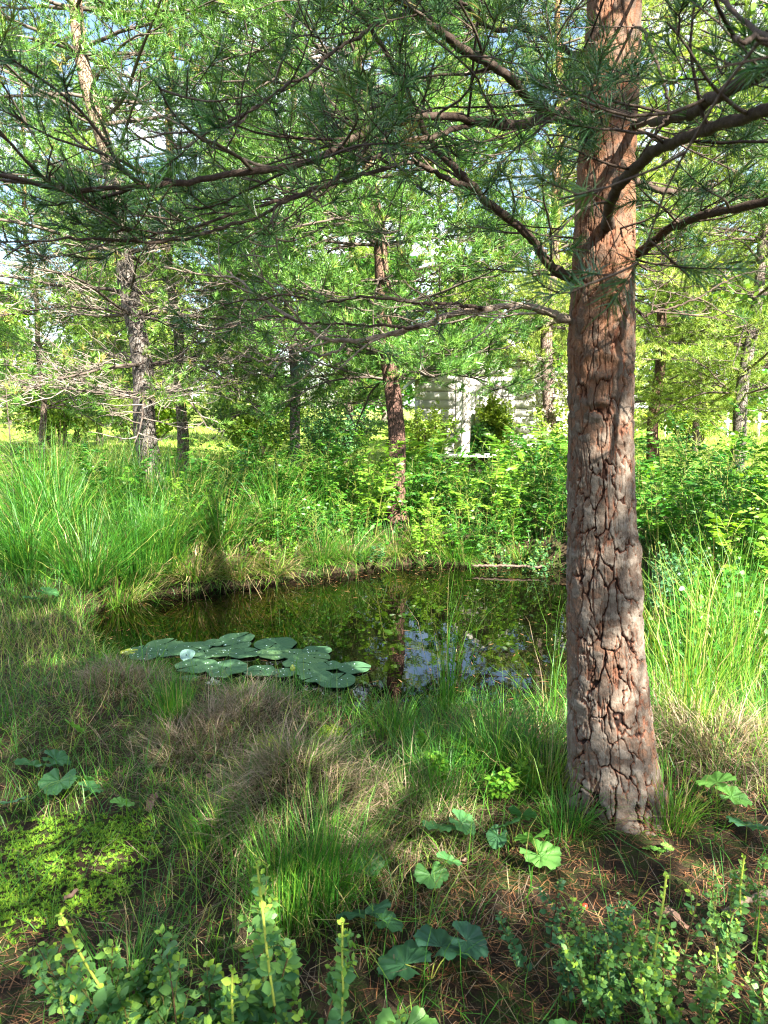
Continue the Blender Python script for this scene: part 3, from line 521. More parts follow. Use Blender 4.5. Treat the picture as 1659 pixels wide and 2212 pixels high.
bush('garden_bush', gx_at(150, 22), 22, 2.6, 2.4, 'pale green bush at the far left edge of the lawn', 57, lsz=.12, tint=.7, leaf='birchleaf')
bush('garden_bush', gx_at(330, 27), 27, 3.0, 3.2, 'wide pale bush across the lawn behind the leaning pine', 58, lsz=.15, tint=.75, leaf='birchleaf')
bush('garden_bush', gx_at(1480, 24), 24, 2.4, 2.2, 'yellow green bush across the lawn right of the near trunk', 59, lsz=.12, tint=.85, leaf='birchleaf')
bush('garden_bush', gx_at(730, 15), 15, 1.2, 1.0, 'grey green bush just left of the slim red pine', 60, lsz=.06, tint=.5, leaf='bluegreen')
# ------------------------------------------------------------------ shed, bench, fence
def box(mb, x0, x1, y0, y1, z0, z1, tint=.5, R=None):
    v = np.array([(x, y, z) for z in (z0, z1) for y in (y0, y1) for x in (x0, x1)], float)
    if R is not None: v = v @ R.T
    mb.add(v, q=[(0, 2, 3, 1), (4, 5, 7, 6), (0, 1, 5, 4), (2, 6, 7, 3), (0, 4, 6, 2), (1, 3, 7, 5)], tint=tint)
m, nt, b, o = mat('weathered_white_board', .85, .2); a = N(nt, 'ShaderNodeAttribute', attribute_name='tint')
c = ramp(nt, [(0, (.40, .38, .35)), (.5, (.62, .60, .57)), (1, (.80, .79, .77))], math_(nt, 'ADD', a.outputs['Fac'], math_(nt, 'MULTIPLY', math_(nt, 'SUBTRACT', noise(nt, 6, 7, .7, sc3=(1, 1, 4)), .5), .7))); nt.links.new(c, b.inputs['Base Color']); bump(nt, b, noise(nt, 30, 6, .7, sc3=(.3, 1, 6)), .006, .8); M['board'] = m
rng = np.random.default_rng(5); sy = 14.6; sx0, sx1 = gx_at(905, sy), gx_at(1185, sy); sg = hz((sx0 + sx1) / 2, sy) - .05
shed = empty('garden_shed', ((sx0 + sx1) / 2, sy, sg), 'weathered white board shed half hidden behind the pine boughs', 'shed'); w2 = (sx1 - sx0) / 2
core = MB(); box(core, -w2 + .02, w2 - .02, .03, 2.6, 0, 1.8, .1)
hb = 1.8
for i in range(11):                                     # horizontal boards left and right of the door, a gap between each
    z = .02 + i * .165
    for x0, x1 in ((-w2, -.62), (.55, w2)): box(core, x0, x1, -.012 - .004 * (i % 2), .03, z, z + .153, .5 + rng.normal(0, .2))
    for yy in (-w2, w2 - .02): box(core, yy, yy + .02, .03, 2.6, z, z + .153, .45 + rng.normal(0, .15))
for i in range(4): z = hb + .02 + i * .165; hw = w2 * (1 - (z - hb) / .8); box(core, -hw, hw, -.012, .03, z, z + .153, .5 + rng.normal(0, .2))
core.build('wall', M['board'], shed)
dr = MB()
for i in range(9): box(dr, -.6 + i * .127, -.6 + i * .127 + .117, -.03, .028, .05, 1.7, .6 + rng.normal(0, .15))
dr.build('door', M['board'], shed)
rf = MB()
for s in (-1, 1):
    v = [(s * (w2 + .25), -.3, hb - .2), (0, -.3, hb + .82), (0, 2.9, hb + .82), (s * (w2 + .25), 2.9, hb - .2)]; v = v + [(a, b_, c_ + .07) for a, b_, c_ in v]
    rf.add(v, q=[(0, 1, 2, 3), (4, 5, 6, 7), (0, 1, 5, 4), (1, 2, 6, 5), (2, 3, 7, 6), (3, 0, 4, 7)], tint=.2)
rf.build('roof', M['board'], shed)
bx = (gx_at(960, 12.5) + gx_at(1064, 12.5)) / 2; bw = (gx_at(1064, 12.5) - gx_at(960, 12.5)) / 2
bz = hz(bx, 12.5); bench = empty('garden_bench', (bx, 12.5, bz), 'low pale plank bench at the foot of the pale birch before the shed', 'bench')
q = MB(); zt = CAMZ + 12.5 * math.tan(math.atan((1106 - 988) / F) - PITCH) - bz; zt = max(zt, .35); box(q, -bw, bw, -.2, .2, zt - .045, zt, .8); q.build('seat', M['board'], bench)
q = MB(); box(q, -bw * .97, bw * .97, .02, .05, 0, zt - .046, .0); q.build('shade_panel', M['twig'], bench)  # dark sheet standing in for the shaded void under the seat
for s in (-1, 1): q = MB(); box(q, s * bw * .8 - .05, s * bw * .8 + .05, -.12, .16, 0, zt - .046, .1); q.build('leg', M['twig'], bench)
fn = empty('white_fence', (gx_at(1655, 30), 30, hz(12, 30)), 'white rail fence at the far right across the bright lawn', 'fence'); xs = np.arange(-4.5, 8, 1.25)
for x in xs: q = MB(); box(q, x, x + .09, -.04, .04, 0, 1.15, .9); q.build('post', M['board'], fn)
for z in (.55, 1.0): q = MB(); box(q, -4.5, 8, -.065, -.042, z, z + .09, .9); q.build('rail', M['board'], fn)
# ------------------------------------------------------------------ pinnate-leaved shrubs and ferns
def pinnate(P, lv, rng, pairs, ll, lw, tint, t0=.15, shape=None):
    """leaflets in pairs along each leaf stalk path P (n,s,3)"""
    n, s, _ = P.shape; t = np.linspace(t0, .98, pairs) * (s - 1); i = np.minimum(t.astype(int), s - 2); fr = (t - i)[None, :, None]
    q = P[:, i] + (P[:, i + 1] - P[:, i]) * fr; T = nrm(P[:, i + 1] - P[:, i]); sd = nrm(np.cross(T, Z) + 1e-4); u = np.linspace(0, 1, pairs)
    siz = (np.sin(np.pi * (.25 + .62 * u)) if shape is None else shape(u))
    for g in (-1, 1):
        d = nrm(T * .55 + sd * g + rng.normal(0, .1, T.shape)); L = np.broadcast_to(siz[None] * ll, q.shape[:2]).ravel()
        leaves_at(lv, q.reshape(-1, 3), L, lw, rng, np.repeat(np.full(n, tint) + rng.normal(0, .16, n), pairs), dirs=d.reshape(-1, 3), droop=.12, S=3, tv=.08)
def pinshrub(h, seed, nst=9, tint=.5, nleaf=9, ll=.075, leafL=.26, spread=.55, mat_='leaf', pairs=8):
    rng = np.random.default_rng(seed); root = empty('pinnate_shrub', (0, 0, 0)); a = rng.uniform(0, 6.28, nst)
    d = np.stack([np.cos(a) * spread * rng.uniform(.1, 1, nst), np.sin(a) * spread * rng.uniform(.1, 1, nst), 1 + 0 * a], -1)
    P1 = grow(np.stack([np.cos(a), np.sin(a), 0 * a], -1) * rng.uniform(0, .22, (nst, 1)), d, h * rng.uniform(.55, 1.08, nst), 9, .05, .0, rng); wood, lv = MB(), MB(); tubes(wood, P1, np.linspace(.006, .0025, 9)[None], 4, .3)
    s2, d2, _, t2 = spawn(P1, nleaf, .2, 1, 58, 1, rng, lift=.5); L2 = leafL * rng.uniform(.7, 1.15, len(s2)); P2 = grow(s2, d2, L2, 6, .03, -.13, rng); tubes(wood, P2, np.linspace(.0022, .001, 6)[None], 3, .55)
    pinnate(P2, lv, rng, pairs, ll, .19, tint); wood.build('stems', M['stem'], root); lv.build('foliage', M[mat_], root); return root
protos = [pinshrub(.95, 61, tint=.4), pinshrub(.8, 62, tint=.15, ll=.06), pinshrub(1.1, 63, nst=11, tint=.5, ll=.085), pinshrub(.7, 64, tint=.85, nst=7)]
PS = [(0, 415, 8.3, .9, 'pinnate leaved shrub at the foot of the leaning grey pine'), (1, 475, 8.0, .95, 'jagged leaved green shrub one step right of the leaning pine'), (2, 540, 8.9, .85, 'tall green shrub under the low boughs of the second pine'),
      (0, 600, 8.3, .85, 'leafy shrub on the bank midway between the left and middle pines'), (1, 650, 9.2, 1.15, 'high bushy shrub behind the bank sedges left of the middle pine'), (2, 712, 8.5, .85, 'fresh green shrub third to the left of the slim red pine'),
      (0, 765, 8.4, .95, 'fern like shrub second to the left of the slim red pine'), (3, 790, 8.0, 1.1, 'light green shrub touching the slim red pine from the left'), (0, 912, 8.2, .95, 'green shrub touching the slim red pine from the right'),
      (2, 955, 8.6, .8, 'feathery shrub below the bench and pale birch'), (1, 1010, 8.2, .95, 'shrub in front of the bench with dark gaps below'), (3, 1055, 8.0, 1.1, 'yellow green shrub just above the far water edge'),
      (0, 1100, 8.6, .95, 'shrub midway between the bench and the near trunk'), (2, 1160, 8.3, .8, 'shrub second to the left of the near trunk'), (1, 1215, 8.0, 1.0, 'shrub half hidden by the left edge of the near trunk'),
      (2, 1425, 6.9, .98, 'tall pinnate shrub directly right of the near trunk'), (0, 1490, 7.3, 1.05, 'broad shrub second to the right of the near trunk'), (2, 1560, 6.6, .95, 'bright shrub before the grey stemmed right hand pine'),
      (1, 1625, 6.2, 1.1, 'dense green shrub near the right edge below the lawn'), (3, 1690, 5.6, 1.3, 'yellow green shrub cut by the right edge'), (0, 1380, 8.3, 1.05, 'shrub peeping out behind the right edge of the near trunk'), (1, 1530, 8.4, 1.1, 'shrub behind the others in front of the white fence'), (1, 450, 7.05, .62, 'low dark shrub at the left part of the far shore among pale sedges'), (0, 530, 7.0, .55, 'low shrub hanging over the far shore below the second pine'), (2, 610, 7.25, .5, 'low shrub at the water edge left of the round sedge hummock'), (1, 690, 7.4, .62, 'dark low shrub right behind the round sedge hummock'),
      (2, 755, 7.65, .5, 'low jagged shrub between the two sedge hummocks left of the slim red pine'), (3, 935, 7.62, .7, 'light green low shrub right of the foot of the slim red pine'), (0, 1000, 7.6, .55, 'low shrub behind the bright drooping sedge hummock'),
      (1, 1060, 7.65, .6, 'dark low shrub above the sunken log'), (2, 1115, 7.7, .5, 'low shrub above the right end of the sunken log'), (0, 1165, 7.8, .7, 'low shrub at the far shore just left of the near trunk'), (0, 235, 7.3, .8, 'leafy shrub among the tall sedges on the left shore'), (1, 110, 7.9, .9, 'dark leafy shrub among the tall sedges at the left edge'), (3, 395, 6.95, .7, 'small yellow green pinnate plant at the sedge edge on the far bank')]
used = set()
for k, (pi_, px, y, sc, lab) in enumerate(PS):
    o = protos[pi_] if pi_ not in used else copy_tree(protos[pi_]); used.add(pi_); x = gx_at(px, y)
    o.location = (x, y, hz(x, y) - .03); o.rotation_euler.z = k * 1.7; o.scale = (sc, sc, sc * (1.05 + .25 * ((k * 7) % 5) / 4)); tag(o, lab, 'shrub', 'pinnate leaved shrubs on the banks')
def fern(x, y, h, seed, label, tint=.5):
    rng = np.random.default_rng(seed); root = empty('fern', (x, y, hz(x, y) - .02), label, 'fern', 'ferns behind the pond'); n = 11; a = np.arange(n) / n * 6.283 + rng.normal(0, .2, n)
    d = np.stack([np.cos(a) * .45, np.sin(a) * .45, 1 + 0 * a], -1); P = grow(np.zeros((n, 3)), d, h * rng.uniform(.8, 1.15, n), 9, .02, -.12, rng); wood, lv = MB(), MB(); tubes(wood, P, np.linspace(.004, .001, 9)[None], 3, .6)
    pinnate(P, lv, rng, 24, h * .2, .12, tint, .12, lambda u: np.clip(np.sin(np.pi * (.12 + .85 * u)), .1, 1)); wood.build('stalks', M['stem'], root); lv.build('fronds', M['leaf'], root)
for k, (px, y, h, lab) in enumerate([(1130, 10.2, 1.1, 'fern behind the shrubs right of the bench'), (1185, 10.5, 1.2, 'taller fern left of the near trunk below the blossom bush'), (1235, 10.0, 1.15, 'yellowish fern touching the left edge of the near trunk'), (900, 10.6, 1.2, 'fern standing right behind the slim red pine')]): fern(gx_at(px, y), y, h, 70 + k, lab, .5 + .1 * k)
# spruce seedling at the left edge
rng = np.random.default_rng(80); x, y = gx_at(38, 8.2), 8.2; root = empty('spruce_seedling', (x, y, hz(x, y) - .02), 'thin young spruce with flat open tiers at the left edge', 'spruce')
st = np.array([[0, 0, 0.]]); P = grow(st, np.array([[0.03, 0, 1.]]), np.array([1.55]), 12, .02, .05, rng); wood, ndl = MB(), MB(); tubes(wood, P, np.linspace(.014, .004, 12)[None], 6, .3)
s2, d2, L2, t2 = spawn(P, 46, .08, .97, 78, .42, rng, lift=0); a = rng.uniform(0, 6.28, len(s2)); d2 = np.stack([np.cos(a), np.sin(a), 0 * a + .15], -1); P2 = grow(s2, d2, np.clip(L2 * .9, .08, .6), 7, .05, -.02, rng); tubes(wood, P2, np.linspace(.004, .0015, 7)[None], 3, .3)
s3, d3, L3, _ = spawn(P2, 6, .2, 1, 50, .4, rng, lift=0); P3_ = grow(s3, d3, np.clip(L3, .05, .2), 4, .04, 0, rng); tubes(wood, P3_, np.linspace(.002, .001, 4)[None], 3, .4)
for Q in (P2, P3_): needles(ndl, Q[:, 0], nrm(Q[:, -1] - Q[:, 0]), np.linalg.norm(Q[:, -1] - Q[:, 0], axis=1), 30, .018, .003, rng, .7)
wood.build('stem', M['twig'], root); ndl.build('needles', M['needle'], root)
# ------------------------------------------------------------------ ground cover
def blob(x, y, L):
    r = np.zeros_like(x)
    for px, py, rad in L: g = gp(px, py); r = np.maximum(r, np.exp(-((x - g[0]) ** 2 + (y - g[1]) ** 2) / rad ** 2))
    return r
LIT = [(1330, 1850, .40), (1450, 1900, .35), (1250, 1950, .35), (1600, 2000, .5), (1150, 2050, .35), (950, 2050, .28), (1000, 1950, .25), (60, 2150, .3), (1650, 1800, .35), (1450, 2120, .4)]
DRY = [(640, 1700, .35), (540, 1540, .3), (250, 1470, .3), (400, 1600, .35), (130, 1560, .25), (500, 1650, .3), (900, 1900, .25), (1530, 1590, .32), (1000, 1800, .2)]
MOSS = [(100, 1850, .22), (250, 1830, .18), (60, 1950, .2), (200, 1940, .15), (1350, 1850, .0001)]
LUSH = [(700, 1950, .35), (900, 1620, .4), (1100, 1620, .4), (1050, 1700, .3), (550, 1950, .3), (1500, 1450, .4)]
def scat(n, y0, y1, fx, rng, keep, sdmin=.02):
    y = np.sqrt(rng.uniform(y0 ** 2, y1 ** 2, n)); x = rng.uniform(-1, 1, n) * (fx * y + .5); s = sdpoly(x, y) + rng.normal(0, .03, n); k = (s > sdmin) & (np.hypot(x - .83, y - 2.62) > .17); x, y = x[k], y[k]
    k = rng.uniform(0, 1, len(x)) < keep(x, y); x, y = x[k], y[k]; return np.stack([x, y, H(x, y) - .01], -1)
rng = np.random.default_rng(201); mb = MB()
# short turf, near
P = scat(95000, 1.15, 6.2, .60, rng, lambda x, y: np.clip((.35 + 1.3 * (n2(x, y, .22, 3, 61) - .32)) * (1 - .8 * blob(x, y, LIT)) * (1 - .85 * blob(x, y, MOSS)) * (1 - .25 * blob(x, y, DRY)), .03, 1))
x, y = P[:, 0], P[:, 1]; n = len(P); lush = blob(x, y, LUSH); dr = blob(x, y, DRY)
sun_tint = blob(x, y, [(120, 1370, .7), (1540, 1560, .35), (20, 1420, .5)]); tint = np.clip(.22 + .42 * sun_tint + .55 * (n2(x, y, .6, 3, 63) - .4) + rng.normal(0, .14, n) + .25 * dr + (rng.uniform(0, 1, n) < .18) * .42, 0, 1)  # sunlit pools painted in as yellower blades
L = rng.gamma(4, .026, n) * (1 + .9 * lush) * (1 + .15 * y / 3); blades(mb, P, np.clip(L, .04, .32), rng.uniform(.0016, .0032, n) * (1 + .10 * y), rng.uniform(.05, .9, n), rng.uniform(.1, 1.6, n), rng, 3, tint, tipdry=.12)
# long thin blades everywhere on the near side
P = scat(5200, 1.2, 6.0, .58, rng, lambda x, y: np.clip(.25 + .9 * blob(x, y, LUSH) + .5 * (n2(x, y, .4, 2, 8) - .4), 0, 1)); n = len(P)
blades(mb, P, rng.uniform(.16, .42, n), rng.uniform(.002, .0038, n) * 1.2, rng.uniform(.05, .8, n), rng.uniform(.2, 1.6, n), rng, 6, np.clip(rng.normal(.3, .16, n), 0, 1), tipdry=.2)
tag(mb.build('short_grass', M['grass']), 'short mixed green grass covering the near side of the pond', 'grass', kind='stuff')
mb = MB()    # withered thatch, lying nearly flat
P = scat(80000, 1.15, 6.4, .60, rng, lambda x, y: np.clip(.22 + .9 * blob(x, y, DRY) + .5 * (n2(x, y, .3, 3, 17) - .45) - .4 * blob(x, y, MOSS), .02, 1)); n = len(P); P[:, 2] += rng.uniform(0, .035, n)
blades(mb, P, rng.uniform(.06, .22, n), rng.uniform(.0015, .0028, n) * (1 + .08 * P[:, 1]), rng.uniform(.9, 1.7, n), rng.uniform(-.3, .7, n), rng, 3, np.clip(rng.normal(.55, .24, n), 0, 1))
tag(mb.build('withered_grass', M['drygrass']), 'flattened grey brown dead grass between the green blades', 'dry grass', kind='stuff')
mb = MB()    # orange-brown pine needles and bits on the ground
P = scat(42000, 1.1, 4.2, .60, rng, lambda x, y: np.clip(.10 + 1.1 * blob(x, y, LIT) - .5 * blob(x, y, MOSS), .0, 1)); n = len(P); P[:, 2] += rng.uniform(.008, .03, n)
a = rng.uniform(0, 6.28, n); d = np.stack([np.cos(a), np.sin(a), rng.normal(0, .22, n)], -1); Q = grow(P, d, rng.uniform(.03, .075, n), 3, .15, 0, rng); W = np.cross(nrm(d), Z)[:, None] * np.array([.0011, .0011, .0005])[None, :, None]; ribbons(mb, Q, W + 0 * Q, np.clip(rng.normal(.35, .25, n) + .8 * (n2(P[:, 0], P[:, 1], .12, 2, 4) - .45), 0, 1))
tag(mb.build('needle_litter', M['litter']), 'orange brown fallen pine needles around the foot of the near trunk', 'litter', kind='stuff')
mb = MB()    # star moss
P = scat(90000, 1.3, 3.4, .62, rng, lambda x, y: np.clip(1.6 * blob(x, y, MOSS) - .45, 0, 1) * (.35 + n2(x, y, .1, 2, 5))); n = len(P); P[:, 2] += .006 + .035 * n2(P[:, 0], P[:, 1], .06, 2, 3); st = np.repeat(P, 9, 0); a = rng.uniform(0, 6.28, len(st)); e = rng.uniform(.15, .9, len(st))
d = np.stack([np.cos(a), np.sin(a), e * 1.2], -1); Q = grow(st, d, rng.uniform(.009, .016, len(st)), 3, .05, -.1, rng); W = nrm(np.cross(nrm(d), Z))[:, None] * np.array([.0013, .0013, .0003])[None, :, None]; ribbons(mb, Q, W + 0 * Q, np.clip(rng.normal(.55, .2, len(st)), 0, 1))
tag(mb.build('star_moss', M['moss']), 'bright green star shaped moss carpet at the lower left', 'moss', kind='stuff')
mb = MB()    # far bank and side grass
def kf(x, y): return np.clip(.9 - sstep(10, 13, y), .0, 1)
P = scat(36000, 5.6, 13, .62, rng, kf, .0); n = len(P); n1 = n2(P[:, 0], P[:, 1], .8, 3, 71)
blades(mb, P, rng.uniform(.12, .5, n) * (.5 + n1) * (1 - .35 * sstep(9, 13, P[:, 1])), rng.uniform(.004, .0075, n), rng.uniform(.02, .5, n), rng.uniform(.1, 1.5, n), rng, 4, np.clip(rng.normal(.14, .13, n) + (n1 - .4) * .4 + (rng.uniform(0, 1, n) < .08) * .4, 0, 1), tipdry=.1)
tag(mb.build('bank_grass', M['grass']), 'tall rough grass on the far bank of the pond', 'grass', kind='stuff')
mb = MB()    # tall grass right of the trunk
k = 3300; y = rng.uniform(2.6, 6.6, k); x = rng.uniform(.0, 1.0, k) * y * .40 + y * .33 + .12; s = sdpoly(x, y); kk = (s > .02); P = np.stack([x, y, H(x, y) - .01], -1)[kk]; n = len(P)
hh = (.12 + .85 * sstep(3.0, 4.4, P[:, 1])) * np.clip(.6 + 1.2 * (n2(P[:, 0], P[:, 1], .35, 2, 9) - .4), .3, 1.3)
blades(mb, P, rng.uniform(.25, .75, n) * hh + .08, rng.uniform(.003, .0058, n), rng.uniform(.0, .3, n), rng.uniform(.2, 1.7, n) * rng.uniform(.2, 1, n), rng, 7, np.clip(rng.normal(.28, .18, n) + (rng.uniform(0, 1, n) < .14) * .4, 0, 1), tipdry=.15)
tag(mb.build('tall_grass', M['grass']), 'tall loose bright grass right of the near trunk', 'grass', kind='stuff')
mb = MB()    # lawn
k = 60000; y = 11.5 * (60 / 11.5) ** rng.uniform(0, 1, k); x = rng.uniform(-1, 1, k) * (.62 * y + .5); P = np.stack([x, y, H(x, y) - .01], -1)
blades(mb, P, rng.uniform(.05, .13, k) * (1 + .02 * y), .006 * (1 + .1 * y), rng.uniform(0, .6, k), rng.uniform(0, 1, k), rng, 2, np.clip(rng.normal(.62, .1, k), 0, 1))
tag(mb.build('lawn_grass', M['grass']), 'short bright yellow green lawn beyond the pines', 'lawn', kind='stuff')
# bright broad pinnate ground plants and leafy herbs as undergrowth between the shrubs
mb = MB(); k = 5500; y = rng.uniform(7.3, 10.2, k); x = rng.uniform(-3.4, 3.8, k); kk = sdpoly(x, y) > .12; P = np.stack([x, y, H(x, y)], -1)[kk]; P[:, 2] += rng.uniform(.02, .45, len(P)) * sstep(.1, .8, sdpoly(P[:, 0], P[:, 1])); leaves_at(mb, P, .06, .3, rng, .4, droop=.2, S=3)
k = 8000; y = rng.uniform(4.0, 7.8, k); x = y * rng.uniform(.34, .62, k); kk = sdpoly(x, y) > .25; P = np.stack([x, y, H(x, y)], -1)[kk]; P[:, 2] += rng.uniform(.02, .35, len(P)); leaves_at(mb, P, .045, .35, rng, .35, droop=.2, S=3)
tag(mb.build('undergrowth', M['leaf']), 'low leafy undergrowth filling the bank between the shrubs', 'undergrowth', kind='stuff')
# ------------------------------------------------------------------ tussocks
def sedge(px, py, h, n, seed, label, w=.006, tint=.3, lean=(.03, .5), bend=(.2, 1.3), dry=.12, rad=.1, mat_='grass', z=None, group='sedge clumps round the pond', name='sedge_clump', az=None):
    g = gp(px, py); rng = np.random.default_rng(seed); a = rng.uniform(0, 6.283, n) if az is None else rng.normal(az[0], az[1], n); r = rad * np.sqrt(rng.uniform(0, 1, n)); zt = -.02 + 0 * a
    if mat_ == 'drygrass':
        r = r * (.55 + .8 * vnoise(np.stack([np.cos(a) * 1.6, np.sin(a) * 1.6, 0 * a], -1), seed)); h = h * (.4 + 1.1 * vnoise(np.stack([np.cos(a) * r * 14, np.sin(a) * r * 14, 0 * a], -1), seed + 3)); zt = H(g[0] + np.cos(a) * r, g[1] + np.sin(a) * r) - g[2] - .01
    st = np.stack([np.cos(a) * r, np.sin(a) * r, zt], -1)
    tt = np.clip(rng.normal(tint, .13, n) + (rng.uniform(0, 1, n) < dry) * .5, 0, 1); lw = rng.uniform(*lean, n) * (.4 + .8 * r / rad)
    mb = MB(); blades(mb, st, h * 1.2 * rng.uniform(.45, 1.15, n), w * rng.uniform(.6, 1.2, n), lw, rng.uniform(*bend, n), rng, 8, tt, az=a + rng.normal(0, 1.0 if mat_ == 'drygrass' else .5, n), tipdry=.15)
    o = mb.build(name, M[mat_]); o.location = (g[0], g[1], g[2]); return tag(o, label, 'grass tussock', group)
S = [(255, 1300, .5, 420, 'sedge with brown skirt on the left corner of the pond', .006, .4, (.2, 1.2), (.5, 1.6), .35, .2), (300, 1275, .82, 620, 'big upright fresh green sedge fan on the left shore', .006, .22, (.03, .42), (.1, .8), .06, .14), (190, 1262, .75, 420, 'green sedge clump just left of the big upright fan', .006, .25, (.1, .7), (.3, 1.5), .12, .12), (60, 1235, .85, 520, 'long arching sedge clump at the left edge', .007, .2, (.1, .6), (.6, 1.6), .08, .14),
     (130, 1190, .95, 380, 'arching sedge behind the left shore, second from the edge', .007, .25, (.1, .5), (.4, 1.5), .1, .14), (420, 1262, .6, 420, 'sedge with many pale dead blades drooping into the water', .0075, .5, (.3, 1.2), (.6, 1.9), .45, .14), (510, 1252, .5, 360, 'pale half dead sedge right of the drooping one', .0075, .55, (.3, 1.2), (.6, 2.0), .5, .14),
     (590, 1245, .42, 300, 'short pale sedge overhanging the water below the second pine', .0065, .5, (.3, 1.2), (.7, 2.0), .45, .13), (350, 1230, .75, 420, 'dark green sedge at the foot of the leaning grey pine', .007, .18, (.05, .6), (.4, 1.5), .1, .14), (480, 1190, .7, 380, 'tall grass clump under the jagged leaved shrub', .0075, .3, (.05, .6), (.4, 1.8), .22, .14),
     (600, 1170, .65, 360, 'arching grass clump below the shrubs midway along the bank', .007, .3, (.05, .7), (.4, 1.8), .2, .14), (690, 1215, .42, 520, 'round sedge hummock left of the middle of the far shore', .005, .34, (.2, 1.3), (.5, 1.5), .15, .16), (760, 1205, .42, 460, 'dense sedge hummock just left below the slim red pine', .005, .34, (.2, 1.3), (.5, 1.5), .2, .16),
     (850, 1200, .35, 420, 'brownish sedge hummock straight below the slim red pine', .005, .42, (.3, 1.4), (.6, 1.6), .35, .15), (985, 1205, .40, 520, 'bright sedge hummock drooping to the water right of the pine reflection', .005, .32, (.3, 1.4), (.5, 1.5), .15, .16), (910, 1185, .35, 320, 'small sedge tuft between the two brighter hummocks', .005, .35, (.2, 1.2), (.5, 1.5), .2, .12),
     (240, 1120, .95, 400, 'tall thin grass clump against the lawn left of the leaning pine', .006, .35, (.02, .4), (.2, 1.2), .2, .16), (90, 1150, .95, 420, 'high arching sedge at the left edge behind the spruce seedling', .007, .22, (.05, .5), (.3, 1.3), .12, .18), (330, 1130, .9, 380, 'high dark sedge just left of the leaning pine foot', .007, .15, (.03, .5), (.3, 1.3), .15, .16), (400, 1150, .85, 300, 'high sedge with pale blades right of the leaning pine foot', .007, .3, (.03, .5), (.3, 1.5), .3, .14), (590, 1120, .85, 320, 'high arching grass among the shrubs below the second pine', .007, .25, (.03, .5), (.3, 1.5), .15, .16), (700, 1130, .8, 260, 'high grass rising through the shrubs left of the slim red pine', .007, .25, (.03, .5), (.3, 1.5), .15, .16), (890, 1125, .75, 320, 'high grass clump touching the slim red pine from the right', .007, .25, (.03, .5), (.3, 1.2), .1, .14), (130, 1110, .95, 300, 'thin grass clump against the bright lawn at the left', .006, .35, (.02, .4), (.2, 1.2), .2, .16), (1130, 1215, .3, 260, 'short sedge at the far right corner of the water', .005, .3, (.2, 1.2), (.5, 1.5), .25, .12)]
for k, s in enumerate(S): sedge(s[0], s[1], s[2], s[3], 300 + k, s[4], s[5], s[6], s[7], s[8], s[9], s[10])
for k, (px, py, h, n, rad, dry, tint, lab) in enumerate([(640, 1665, .16, 3000, .31, .45, .36, 'large mound of drooping grey brown grass in the middle foreground'), (530, 1545, .14, 1900, .26, .5, .5, 'brown withered grass mound beside the water lilies'), (255, 1465, .13, 1300, .22, .5, .55, 'withered grass mound at the left end of the lilies'), (430, 1610, .16, 1500, .24, .4, .5, 'flattened dry mound left of the large mound'),
        (1540, 1600, .2, 1100, .28, .5, .4, 'sunlit dry mound right of the near trunk'), (330, 1335, .2, 900, .2, .5, .4, 'tufted peaty edge of the left shore'), (900, 1790, .22, 800, .16, .3, .3, 'small green and brown mound below the water edge')]):
    sedge(px, py, h, n, 330 + k, lab, .0036, tint, (.3, 1.7), (.5, 1.6), dry, rad, 'drygrass', group='withered grass mounds on the near side', name='grass_mound')
for k, (px, py, h, n, lab, tint, rad, ln, bd) in enumerate([(620, 2000, .34, 300, 'fresh thin grass tuft rising in the middle of the foreground', .22, .09, (.02, .35), (.1, .8)), (700, 1960, .36, 320, 'thin grass tuft right of the foreground tuft', .22, .09, (.05, .5), (.1, .9)), (380, 1560, .26, 220, 'short bright tuft before the lily pads', .3, .07, (.02, .3), (.1, .7)), (850, 1590, .2, 200, 'green tuft at the near water edge', .3, .1, (.05, .6), (.2, 1.)),
        (960, 1540, .62, 60, 'few tall grass stems rising before the water reflection', .4, .06, (.02, .25), (.1, .8)), (1190, 1560, .65, 34, 'tall arching reeds left of the near trunk over the water', .42, .07, (.05, .35), (.5, 1.8)), (960, 1715, .26, 420, 'bluish green tuft right of the large mound', .15, .14, (.1, .8), (.2, 1.)), (1080, 1640, .26, 340, 'green tuft below the right part of the water', .25, .14, (.1, .8), (.2, 1.2)),
        (1480, 1560, .75, 120, 'tall yellowish grass stems right of the near trunk', .55, .12, (.02, .3), (.1, 1.2)), (1580, 1480, .9, 140, 'tall seeding grass near the right edge', .5, .14, (.02, .3), (.1, 1.2)), (270, 2180, .24, 220, 'grass tuft at the bottom left before the shrub', .3, .09, (.1, .8), (.2, 1.2)), (480, 1820, .2, 260, 'thin tuft left below the large mound', .25, .12, (.1, .9), (.2, 1.2)), (1225, 1800, .2, 240, 'grass tuft growing against the left of the near trunk foot', .3, .07, (.1, .9), (.2, 1.2)), (1445, 1775, .22, 260, 'grass tuft growing against the right of the near trunk foot', .4, .08, (.1, .9), (.2, 1.2)), (1180, 1700, .22, 260, 'yellow lit tuft at the left foot of the near trunk', .6, .09, (.1, .8), (.2, 1.2))]):
    sedge(px, py, h, n, 350 + k, lab, .0032 if py > 1700 else .0042, tint, ln, bd, .1, rad, group='fresh grass tufts on the near side', name='grass_tuft')
mb = MB()    # floating needles and scraps
k = 2600; x = rng.uniform(-2.4, 2.4, k); y = rng.uniform(3.8, 7.7, k); s = sdpoly(x, y); kk = (s < 0) & (rng.uniform(0, 1, k) < np.exp(s * 3.2)); P = np.stack([x, y, np.full(k, WZ + .002)], -1)[kk]; n = len(P); a = rng.uniform(0, 6.28, n)
